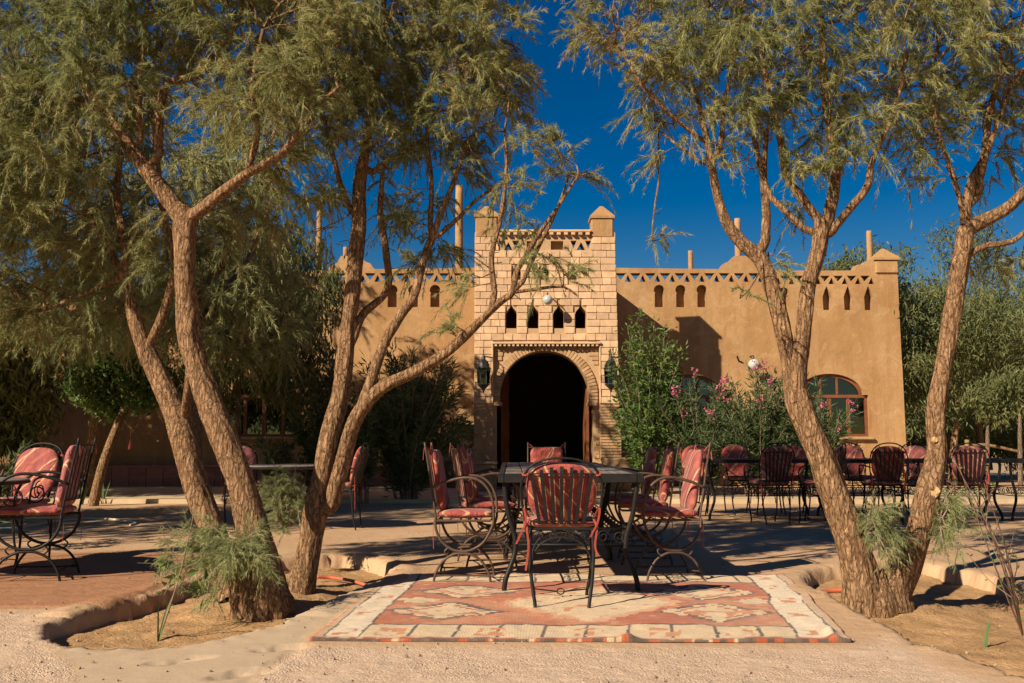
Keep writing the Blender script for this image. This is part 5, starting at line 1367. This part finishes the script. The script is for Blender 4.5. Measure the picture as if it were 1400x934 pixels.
# small leaning citrus and hanging-leaf tree by the shaded wall
q = G(126, 692); leafy_tree('citrus_tree', 'small round-headed citrus tree with leaning trunk before the tiled plinth', q[0], q[1], 2.7, 1.55, [(.25,.2,2.15,.72,.6,.42,1.0),(.75,.2,1.85,.5,.45,.45,.7),(-.1,.1,1.9,.45,.4,.4,.5),(.4,.2,2.4,.5,.4,.3,.5)], 51, 6500, .085, .042, 'citrus', .5, .085, 'bark', (.42,.1), nA=260, kill=.16, step=.1)
leafy_tree('eucalyptus_tree', 'eucalyptus with dark hanging leaves in front of the wood-framed window', -4.45, 16.2, 5.2, 1.7, [(.2,0,2.6,1.2,.9,.8,1.0),(.9,0,3.3,.9,.8,.9,1.0),(-.5,0,3.5,.9,.8,.9,.8),(1.0,0,2.1,.8,.7,.6,.7),(-.4,0,1.9,.8,.6,.5,.5),(.6,0,4.1,.7,.7,.6,.6)], 52, 17000, .15, .026, 'euca', 1.3, .07, nA=300, kill=.22, step=.14)
for (x, y, sd_, lab, h, r_) in ((-12.6, 16.8, 44, 'tall eucalyptus added out of view to shade the house wing, past the plain arched window', 6.8, 2.3), (-10.6, 14.4, 45, 'eucalyptus added out of view to shade the wing, nearer the red slab', 7.4, 2.4), (-7.5, 10.4, 46, 'eucalyptus added for shade between the red slab and the house wing', 8.0, 2.0), (-10.2, 7.6, 47, 'big eucalyptus added for shade, out of view beyond the round table on the red slab', 9.0, 2.8), (-10.2, 18.9, 48, 'low eucalyptus added for shade close under the wing wall', 4.6, 1.5)):  # trees added to block sun from the left side, mostly out of view
    rg_ = np.random.RandomState(sd_); spc = []
    for k in range(11):
        an = rg_.rand()*6.28; rr = r_*.75*math.sqrt(rg_.rand()); zc = rg_.uniform(h*.3, h-.7); spc.append((rr*math.cos(an), rr*math.sin(an), zc, r_*.5, r_*.5, .9, .3))
    leafy_tree('eucalyptus_tree', lab, x, y, h, h*.3, spc, sd_, 12000, .24, .065, 'euca', .9, .1, 'bark_pale', (.1, 0), 'eucalyptus trees added to shade the wing', nA=220, kill=.3, step=.22)
# trees of the garden to the right, beyond the house corner
gl = [(9.9, 22.6, 53, 'bushy garden tree pressed against the corner pinnacle of the house', 6.3, 1.9), (12.0, 25.5, 54, 'tall pale green garden tree farther behind the corner tree', 7.0, 2.2), (13.2, 21.2, 55, 'loose hanging-leaf tree standing over the garden path', 5.6, 1.9), (15.6, 24.0, 56, 'dense garden tree at the outer edge of the grove', 6.6, 2.2), (11.6, 30.0, 57, 'dark broad tree at the back of the grove', 6.5, 2.4), (17.5, 31.0, 58, 'broad tree deep in the grove behind the garden path', 7.0, 2.8), (11.9, 34, 59, 'tree rising far behind the house roof', 8.6, 2.6), (14.6, 33.5, 66, 'shady tree filling the gap at the back of the grove', 5.0, 2.6)]+[(12.2+2.6*k, 36.5+1.5*(k % 2), 67+k, t_, 3.6, 2.2) for k, t_ in enumerate(('low leafy tree behind the wooden stake', 'low leafy tree at the end of the garden path', 'low leafy tree behind the young tree', 'low leafy tree at the outer end of the grove'))]
for (x, y, sd_, lab, h, r_) in gl:
    rg_ = np.random.RandomState(sd_); spc = []
    for k in range(9):
        an = rg_.rand()*6.28; rr = r_*.75*math.sqrt(rg_.rand()); zc = rg_.uniform(h*(.28 if h > 4 else .12), h-.7); spc.append((rr*math.cos(an), rr*math.sin(an), zc, r_*.5, r_*.5, .75, .35))
    leafy_tree('garden_tree', lab, x, y, h, h*.3, spc, sd_, 14000 if sd_ in (53,54,55,56) else 6500, .155 if sd_ in (53,54,55,56) else .25, .034 if sd_ in (53,54,55,56) else .06, 'euca', .8, .1, 'bark', (rg_.uniform(-.3,.3), 0), 'trees of the garden grove', nA=220, kill=.3, step=.22)
# young thin-stemmed trees and stakes along the garden path
for i, (px, py, Y, h, lab) in enumerate(((1349,640,18.6,1.9,'thin young tree by the garden path'), (1394,642,18.2,2.2,'young dark-stemmed tree by the garden path, nearest the table row end'))):
    x = P(px, py, Y)[0]
    leafy_tree('young_tree', lab, x, Y, h, h*.62, [(0,0,h*.95,.5,.4,.35,1),(.3,0,h*.8,.35,.3,.25,.5)], 61+i, 1300, .12, .032, 'euca', .9, .05, 'bark_pale', (.05,0), nA=70, kill=.2, step=.12)
for i, (px, Y, h, lab) in enumerate(((1322, 18.8, .95, 'pale wooden stake standing by the garden path'), (1346, 19.6, .75, 'short wooden stake behind the young tree'))):
    x = P(px, 640, Y)[0]; mb = MB(); mb.tube([(0,0,0),(.01,0,h*.5),(.03,.01,h)], [.05,.045,.042], 9); o = mb.build('wooden_stake', M['wood_old'], None, (x, Y, .05), smooth=True); tag(o, lab, 'stake')
mb = MB(); mb.tube([(0,0,0),(.5,.05,.05),(1.15,.0,-.08)], [.03,.03,.025], 8); o = mb.build('wooden_rail', M['wood_old'], None, tuple(P(1312, 612, 18.9)), smooth=True); tag(o, 'crooked wooden rail tied to the stake by the garden path', 'rail')

# --- shrubs
def shrub(name, label, x, y, h, spread, nst, lps, LL, WW, mat_, seed, flowers=0, up=.55, whorl=False, group=None, bare=.25, z0=0.0, lean=(0,0), flow_min=.6):
    rng = np.random.RandomState(seed); root = empty(name, (x,y,z0)); tag(root, label, 'shrub', group)
    V = []; Fq = []; nv = 0; lp = []; ld = []; tips = []
    for k in range(nst):
        an = rng.rand()*6.28; rr = spread*math.sqrt(rng.rand()); hh_ = h*rng.uniform(.45, 1.0)*(1-.25*(rr/spread)**2)
        tip = np.array((rr*math.cos(an)+lean[0]*hh_, rr*math.sin(an)+lean[1]*hh_, hh_)); b0 = np.array((tip[0]*.12+rng.normal(0,.05), tip[1]*.12+rng.normal(0,.05), -.03))
        mid = b0*.4+tip*.6*np.array((.7,.7,1.05)); pts = spline([b0, b0*.6+mid*.4+np.array((0,0,.05)), mid, tip], 12)
        rad = np.linspace(.011, .003, 13)*rng.uniform(.7,1.3)
        v, f = tube_arrays(pts, rad, 5); f = np.array([q for q in f if len(q) == 4]); V.append(v); Fq.append(f+nv); nv += len(v)
        tt = bare+(1-bare)*rng.rand(lps)**.75
        if whorl: tt = np.round(tt*16)/16
        i = np.minimum((tt*12).astype(int), 11); fr_ = (tt*12-i)[:,None]; pp = pts[i]*(1-fr_)+pts[i+1]*fr_
        tg = unit(pts[np.minimum(i+1,12)]-pts[i]); rad_d = unit(rng.normal(0,1,(lps,3))); dd = unit(tg*up+rad_d*.8+DOWN*.1)
        side_tw = rng.rand(lps,1)*.22*h*.35; lp.append(pp+rad_d*side_tw*rng.rand(lps,1)); ld.append(dd); tips.append(tip)
    p = np.concatenate(lp); d = np.concatenate(ld); n = len(p)
    link('stems', wood_mesh('stems', np.concatenate(V), np.concatenate(Fq)), M['shrub_stem'], root)
    v, f = leaf_arrays(rng, p, d, LL*rng.uniform(.6,1.25,n), WW*rng.uniform(.7,1.2,n))
    tint = np.repeat(np.clip(rng.normal(.45,.25,n)+.3*(p[:,2]/h-.5), 0, 1), 4)
    c = link('foliage', np_mesh('foliage', v, f, False, {'tint': tint}), M[mat_], root); tag(c, kind='stuff')
    if flowers:
        tp = np.array([q for q in tips if q[2] > h*flow_min and q[1] < spread*.4]) if len(tips) else np.array(tips)
        if len(tp) == 0: tp = np.array(tips)
        tp = tp[rng.randint(0, len(tp), flowers)]
        fp = np.repeat(tp, 8, 0)+rng.normal(0, .045, (flowers*8,3))+np.array((0,0,.03))
        fp = np.repeat(fp, 5, 0); m_ = len(fp); v, f = leaf_arrays(rng, fp, rng.normal(0,1,(m_,3))+np.array((0,-.5,.5)), np.full(m_,.035), np.full(m_,.026))
        fl = link('flowers', np_mesh('flowers', v, f, False, {'tint': np.repeat(rng.rand(m_), 4)}), M['petal'], root); tag(fl, kind='stuff')
    return root
def gx(px, Y): return (px-700)/F*Y*1.005
shrub('citrus_shrub', 'tall light green leafy shrub beside the gate tower', gx(884,17.2), 17.2, 3.3, .72, 50, 190, .095, .042, 'citrus', 71, up=.5, bare=.12, z0=.05)
shrub('oleander', 'oleander with pink flowers before the shadowed window', gx(952,16.9), 16.9, 2.2, .85, 54, 130, .15, .024, 'oleander', 72, 9, .8, True, 'oleanders along the house', .2, .05)
shrub('oleander', 'full oleander with pink blooms on top, between the windows', gx(1030,16.6), 16.6, 2.35, .80, 60, 130, .15, .024, 'oleander', 73, 11, .8, True, 'oleanders along the house', .2, .05)
shrub('oleander', 'oleander with pink flowers reaching across the sunlit arched window', gx(1110,16.4), 16.4, 1.95, .65, 40, 120, .15, .024, 'oleander', 74, 9, .8, True, 'oleanders along the house', .2, .05, flow_min=.3)
shrub('oleander', 'dark flowerless oleander beside the wooden cabinet', gx(560,15.9), 15.9, 2.55, 1.05, 66, 150, .15, .025, 'oleander', 75, 0, .8, True, 'oleanders along the house', .15, .05)
shrub('oleander', 'dark oleander behind the twin leaning stems', gx(450,16.3), 16.3, 2.3, .8, 44, 140, .15, .025, 'oleander', 76, 0, .8, True, 'oleanders along the house', .15, .05)
shrub('oleander', 'slim young oleander with bare lower stems at the path kerb', gx(500,15.3), 15.3, 1.5, .4, 18, 90, .15, .024, 'oleander', 79, 0, .8, True, 'oleanders along the house', .35, .05)
shrub('oleander', 'pale sprig of oleander with a pink bud behind the round table on the red slab', -4.65, 8.9, 1.15, .35, 8, 40, .13, .022, 'oleander', 77, 1, .8, True, 'oleanders along the house', .5)
shrub('oleander', 'short leafy oleander under the wood-framed window', gx(378,16.0), 16.0, 1.2, .3, 9, 80, .15, .025, 'oleander', 78, 0, .8, True, 'oleanders along the house', .2, .05)

# --- tamarisk sprouts at the trunk bases
def sprout(label, pts, seed, n, L, nl=.06, nn=60):
    rng = np.random.RandomState(seed); b = np.array(pts[0]); root = empty('tamarisk_sprout', tuple(b)); tag(root, label, 'sprout', 'young tamarisk sprouts')
    V = []; Fq = []; nv = 0; P0 = []; D0 = []
    for e in pts[1:]:
        e = np.array(e)
        for k in range(4):
            tip = e+rng.normal(0,.05,3); q = spline([b, b*.5+tip*.5+np.array((0,0,.06)), tip], 10); v, f = tube_arrays(q, np.linspace(.006,.002,11), 5); f = np.array([x for x in f if len(x) == 4]); V.append(v); Fq.append(f+nv); nv += len(v)
            t_ = rng.rand(n)**.6; i = np.minimum((t_*10).astype(int), 9); P0.append(q[i]); D0.append(unit(unit(q[i+1]-q[i])*.6+rng.normal(0,.55,(n,3))))
    link('stems', wood_mesh('stems', np.concatenate(V)-b, np.concatenate(Fq)), M['shrub_stem'], root)
    p = np.concatenate(P0); v, tint = spray_arrays(rng, p, np.concatenate(D0), rng.uniform(.4,1.1,len(p))*L, nn, nl, .0034, .35)
    c = link('foliage', tri_mesh('foliage', v-b, tint), M['sprout'], root); tag(c, kind='stuff'); return root
sprout('blue-green feathery sprout wrapped round the foot of the thick leaning trunk', [P(325,775,5.72),P(250,740,5.7),P(235,775,5.65),P(280,715,5.75),P(345,728,5.7),P(355,760,5.62),P(270,795,5.6),P(300,745,5.6)], 81, 18, .15, .05, 32)
sprout('small pale sprout before the round table behind the leaning trunk', [P(388,730,7.9),P(372,650,7.9),P(400,655,7.9),P(412,680,7.9),P(385,680,7.9),P(365,675,7.9)], 82, 14, .14, .05, 40)
sprout('feathery sprout hanging between the two forked stems', [P(1182,730,6.02),P(1210,705,5.95),P(1222,740,5.95),P(1232,755,5.95),P(1205,725,5.95)], 83, 9, .14, .055, 30)
sprout('feathery sprout on the garden side of the rough stem', [P(1282,720,6.1),P(1308,670,6.1),P(1305,700,6.05),P(1312,735,6.05),P(1290,745,6.05)], 84, 9, .14, .055, 30)

# --- bare twiggy plants, blades, stalk
def twig_plant(label, base, tips, seed, leaves, name='twiggy_shrub', r=.006, LL=.03):
    rng = np.random.RandomState(seed); b = np.array(base); root = empty(name, tuple(b)); tag(root, label, 'plant')
    V = []; Fq = []; nv = 0; lp = []
    for e in tips:
        e = np.array(e); q = spline([b, b*.5+e*.5+rng.normal(0,.03,3), e], 14); ra = np.linspace(r, .0018, 15)
        todo = [(q, ra)]
        for k in range(3):
            i = rng.randint(5, 13); e2 = q[i]+(e-b)*.16+rng.normal(0,.09,3); todo.append((spline([q[i], (q[i]+e2)/2+rng.normal(0,.012,3), e2], 6), np.linspace(.0026,.0014,7)))
        for (qq, rr) in todo:
            v, f = tube_arrays(qq, rr, 5); f = np.array([x for x in f if len(x) == 4]); V.append(v); Fq.append(f+nv); nv += len(v); lp.append(qq[2:])
    link('stems', wood_mesh('stems', np.concatenate(V)-b, np.concatenate(Fq)), M['shrub_stem'], root)
    p = np.concatenate(lp); p = p[rng.randint(0, len(p), leaves)]
    v, f = leaf_arrays(rng, p, rng.normal(0,1,(leaves,3))+np.array((0,0,.3)), LL*rng.uniform(.7,1.3,leaves), LL*.45*np.ones(leaves))
    c = link('foliage', np_mesh('foliage', v-b, f, False, {'tint': np.repeat(rng.uniform(.5,1,leaves), 4)}), M['citrus'], root); tag(c, kind='stuff')
twig_plant('nearly bare purple-brown twiggy shrub at the right bed edge', G(1398,868,-.08), [P(1312,640,4.95),P(1330,690,4.9),P(1345,660,4.85),P(1352,720,4.8),P(1300,620,5.0),P(1372,740,4.75)], 91, 70)
twig_plant('single dry stalk with a few glossy leaves leaning in the left bed', G(218,872,-.08), [P(268,690,5.1)], 92, 6, 'dry_stalk', .005)
rng = np.random.RandomState(4)
def leafsprig(label, c, n, seed):
    rng = np.random.RandomState(seed); root = empty('leafy_sprig', tuple(c)); tag(root, label, 'plant')
    mb = MB(); mb.tube([(0,0,0),(.02,.0,.03),(.06,0,.0)], .0025, 5); mb.tube([(0,0,0),(-.03,0,.03),(-.05,0,-.02)], .0025, 5); mb.build('stem', M['shrub_stem'], root)
    p = rng.normal(0,.03,(n,3)); v, f = leaf_arrays(rng, p, rng.normal(0,1,(n,3)), rng.uniform(.04,.08,n), rng.uniform(.02,.035,n))
    c_ = link('foliage', np_mesh('foliage', v, f, False, {'tint': np.repeat(rng.uniform(.4,1,n), 4)}), M['citrus'], root); tag(c_, kind='stuff')
leafsprig('glossy green sprig on the dry stalk, outer side', P(228,790,4.97), 16, 1); leafsprig('glossy green sprig between the dry stalk and the thick trunk', P(276,800,5.1), 14, 2)
def blades(label, base, n, h, seed, wd=.012):
    rng = np.random.RandomState(seed); root = empty('blade_plant', tuple(base)); tag(root, label, 'plant')
    for k in range(n):
        a = rng.rand()*6.28; tip = np.array((rng.normal(0,.18)*h, rng.normal(0,.1)*h, h*rng.uniform(.7,1)))
        pts = spline([(0,0,-.02), tip*.5+np.array((0,0,.02)), tip], 6); v = []; f = []
        s = np.array((math.cos(a), math.sin(a), 0))
        for i, q in enumerate(pts):
            w_ = wd*(1-(i/6)**2)*.5+.0008; v += [q-s*w_, q+np.cross(s,(0,0,1))*w_*.5, q+s*w_]
        for i in range(6):
            b = 3*i; f += [(b,b+1,b+4,b+3),(b+1,b+2,b+5,b+4)]
        MB().add(v, f).build('blade', M['blade'], root)
blades('pair of stiff green blades beside the dry stalk', G(216,874,-.08), 3, .26, 5)
blades('single stiff green blade standing in the right bed', G(1346,884,-.08), 1, .19, 6, .018); 
blades('clump of stiff blades at the foot of the leaning citrus', G(112,690), 6, .35, 7, .035); blades('clump of stiff blades on the plinth side of the leaning citrus', G(140,688), 5, .38, 8, .035)

# ------------------------------------------------------------------ lanterns, lamps, pots, cabinet, hoses, litter
def lantern(px, label, gl):
    c = P(px, 505, YT-.32); root = empty('wall_lantern', tuple(c)); root.scale = (.74,.74,.88); tag(root, label, 'lantern', 'wall lanterns by the arch')
    m = M['steel']; n = 6
    MB().lathe([(.05,-.42),(.12,-.36),(.155,-.33),(.16,-.31)], n).build('base', m, root)
    for k in range(n):
        a = R(60*k); MB().tube([(.15*math.cos(a),.15*math.sin(a),-.32),(.165*math.cos(a),.165*math.sin(a),.0)], .009, 5, smooth=False).build('corner_bar', m, root)
        a2 = R(60*k+30); c_, s_ = math.cos(a2), math.sin(a2); tx = np.array((-s_, c_, 0)); o_ = np.array((c_, s_, 0))*.134
        MB().add([o_-tx*.07+np.array((0,0,-.30)), o_+tx*.07+np.array((0,0,-.30)), o_*1.06+tx*.075+np.array((0,0,-.01)), o_*1.06-tx*.075+np.array((0,0,-.01))], [(0,1,2,3)]).build('glass_panel', M[gl], root)
        MB().lathe([(.05,-.004),(.05,.004)], 14).build('roundel', M[gl], root, tuple(o_*1.05+np.array((0,0,-.15)))).rotation_euler = Vector((c_, s_, 0)).to_track_quat('Z','Y').to_euler()
    MB().lathe([(.18,0),(.185,.02),(.15,.05),(.145,.10),(.12,.16),(.07,.20),(.05,.22),(.055,.25),(.03,.29),(.012,.34),(.012,.40)], 12).build('dome', m, root, smooth=True)
    MB().lathe([(.012,-.50),(.03,-.46),(.045,-.42)], 10).build('finial', m, root)
    MB().tube([(0,.43,.28),(0,.2,.42),(0,.06,.44),(0,0,.39)], .012, 6).build('bracket', M['iron'], root)
    return root
lantern(661, 'hexagonal metal lantern with green glass beside the arch, oleander side', 'greenglass')
lantern(835, 'hexagonal metal lantern with blue glass beside the arch, citrus shrub side', 'blueglass')
def globe(px, py, Y, r, label, wallY):
    c = P(px, py, Y); root = empty('globe_lamp', tuple(c)); tag(root, label, 'lamp', 'white globe lamps on the house')
    n = 20; prof = [(r*math.sin(t), -r*math.cos(t)) for t in np.linspace(.08, math.pi-.08, 14)]
    MB().lathe(prof, n).build('globe', M['whiteglobe'], root, smooth=True)
    MB().tube([(0,0,r*.9),(0,.05,r*1.5),(0,wallY-Y,r*1.6)], .012, 6).build('bracket', M['iron'], root)
globe(749, 410, YT-.35, .095, 'white globe lamp above the pointed windows of the gate tower', YT-.02)
globe(1031, 499, YW-.35, .13, 'white globe lamp on the sunlit wall above the oleander blooms', YW+.02)
c = P(1010, 493, YW-.02); mb = MB(); mb.tube([(-.06,-.12,.08),(0,0,0),(.07,.12,-.09)], .018, 6, smooth=False); o = mb.build('wall_hook', M['iron'], None, tuple(c)); tag(o, 'short black metal hook on the sunlit wall beside the tower shadow', 'hook')
# clay pot and stone block at the piers
pot = MB().lathe([(.17,0),(.22,.03),(.30,.25),(.31,.42),(.275,.52),(.30,.56),(.305,.60),(.25,.60),(.24,.50),(.18,.44)], 28).build('clay_pot', M['clay'], None, (gx(842,18.2), 18.2, .07), smooth=True)
tag(pot, 'big wide-rimmed clay pot at the foot of the arch, citrus shrub side', 'pot')
blk = empty('pier_block', (gx(664,18.4), 18.4, .07)); tag(blk, 'square plastered block with slab top at the foot of the arch', 'block')
MB().box((0,0,.24), (.40,.42,.48), bev=.015).build('block_body', M['clay'], blk); MB().box((0,0,.505), (.46,.48,.05), bev=.012).build('slab_top', M['clay'], blk)
cb = empty('wooden_cabinet', (gx(628,19.9), 19.95, .07)); tag(cb, 'old wooden cabinet with dark panelled doors against the house wall', 'cabinet')
MB().box((0,.02,.62), (.74,.22,1.24), bev=.01).build('carcass', M['wood_old'], cb)
for sx in (-.18, .18):
    for zc, h in ((.32,.48), (.92,.52)):
        fr = MB()
        for dx in (-.145, .145): fr.box((sx+dx,-.105,zc), (.05,.03,h))
        for dz in (-h/2+.025, h/2-.025): fr.box((sx,-.104,zc+dz), (.238,.028,.05))
        d_ = fr.build('door_frame', M['wood_old'], cb); MB().box((sx,-.096,zc), (.24,.008,h-.1)).build('door_panel', M['dark'], d_)
# hoses
def hose(label, pts, r, m):
    p = np.array(pts); b = p.mean(0); mb = MB(); mb.tube(p-b, r, 7); tag(mb.build('garden_hose', m, None, tuple(b), smooth=True), label, 'hose')
hose('orange hose end lying in the left bed beside the rug corner', [G(432,789,-.04),G(455,790,-.05),G(480,794,-.05),G(500,800,-.055)], .012, M['hose_orange'])
hose('orange pipe stub lying in the right bed at the forked trunk', [G(1116,811,-.075),G(1135,808,-.07),G(1165,806,-.06)], .016, M['hose_orange'])
hose('pale hose snaking across the terrace behind the red slab', [G(-60,722,.012),G(20,722,.012),G(70,714,.012),G(120,709,.012),G(165,711,.012),G(185,715,.012),G(178,718,.012)], .013, M['hose_pale'])
tas = MB(); tas.tube([(0,0,.22),(0,.005,.08)], .003, 4, smooth=False)
for k in range(7): tas.tube([(0,0,.09),(.02*math.cos(k),.02*math.sin(k),.0),(.025*math.cos(k),.025*math.sin(k),-.05)], .006, 4)
tag(tas.build('tassel', M['tie'], None, tuple(P(178,610,14.9))), 'small red tassel hanging from the leaning citrus', 'tassel')
# pebbles, dry litter
rng = np.random.RandomState(8); mb = MB()
ico = bmesh.new(); bmesh.ops.create_icosphere(ico, subdivisions=1, radius=1); iv = np.array([tuple(q.co) for q in ico.verts]); fi = [tuple(q.index for q in p.verts) for p in ico.faces]; ico.free()
for k in range(420):
    px, py = rng.uniform(-60,1460), rng.uniform(700, 960); g = G(px, py)
    if g[1] > 12: continue
    x, y = g[0], g[1]; h0 = float(terrace_h(np.array([x]), np.array([y]))[0][0])
    dl = float(sdf(BED_L, np.array([x]), np.array([y]))[0]); drr = float(sdf(BED_R, np.array([x]), np.array([y]))[0])
    if dl < 0 or drr < 0: h0 = float(soil_z(np.array([x]), np.array([y]), None)[0])
    elif h0 < -.03: continue
    s = rng.uniform(.003,.010)*(1.6 if rng.rand() < .06 else 1)
    mb.add(iv*s*rng.uniform(.6,1.2,3)*(1+.2*rng.normal(0,1,(len(iv),1)))+np.array((x,y,h0+s*.35)), fi)
tag(mb.build('pebbles', M['pebble']), 'loose pebbles and grit scattered over the terrace', 'pebbles', kind='stuff')
V = []; T = []
for poly, n in ((BED_L, 1500), (BED_R, 900)):
    p = np.array(poly); lo, hi = p.min(0), p.max(0); hi[0] = min(hi[0], 4.5)
    x = rng.uniform(lo[0], hi[0], n); y = rng.uniform(lo[1], hi[1], n); k = (sdf(poly, x, y) < -.06) & (fbm(x*3, y*3)+.25 > 0); x, y = x[k], y[k]
    b = np.stack([x, y, soil_z(x, y, poly)+.004], 1); a = rng.rand(len(x))*6.28; L = rng.uniform(.015,.06,len(x))
    d = np.stack([np.cos(a)*L, np.sin(a)*L, rng.uniform(-.003,.012,len(x))], 1); s = np.stack([-np.sin(a), np.cos(a), np.zeros(len(a))], 1)*.0022
    V.append(np.stack([b-s, b+s, b+d], 1).reshape(-1,3))
n = 2200; x = rng.uniform(-5, 5, n); y = rng.uniform(3.6, 11, n)
k = (sdf(BED_L, x, y) > .03) & (sdf(BED_R, x, y) > .03) & (fbm(x*1.3+4, y*1.3)+rng.normal(0,.25,n) > .12) & ~((x > -1.0) & (x < 1.75) & (y < 7.2) & (y > 4.6)); x, y = x[k], y[k]
b = np.stack([x, y, terrace_h(x, y)[0]+.004], 1); a = rng.rand(len(x))*6.28; L = rng.uniform(.012,.045,len(x))
d = np.stack([np.cos(a)*L, np.sin(a)*L, rng.uniform(-.001,.008,len(x))], 1); s = np.stack([-np.sin(a), np.cos(a), np.zeros(len(a))], 1)*.0026
V.append(np.stack([b-s, b+s, b+d], 1).reshape(-1,3))
V = np.concatenate(V); lm = link('leaf_litter', np_mesh('leaf_litter', V, np.arange(len(V)).reshape(-1,3)), M['deadtwig']); tag(lm, 'dry needles and twigs lying on the bed soil and paving', 'litter', kind='stuff')
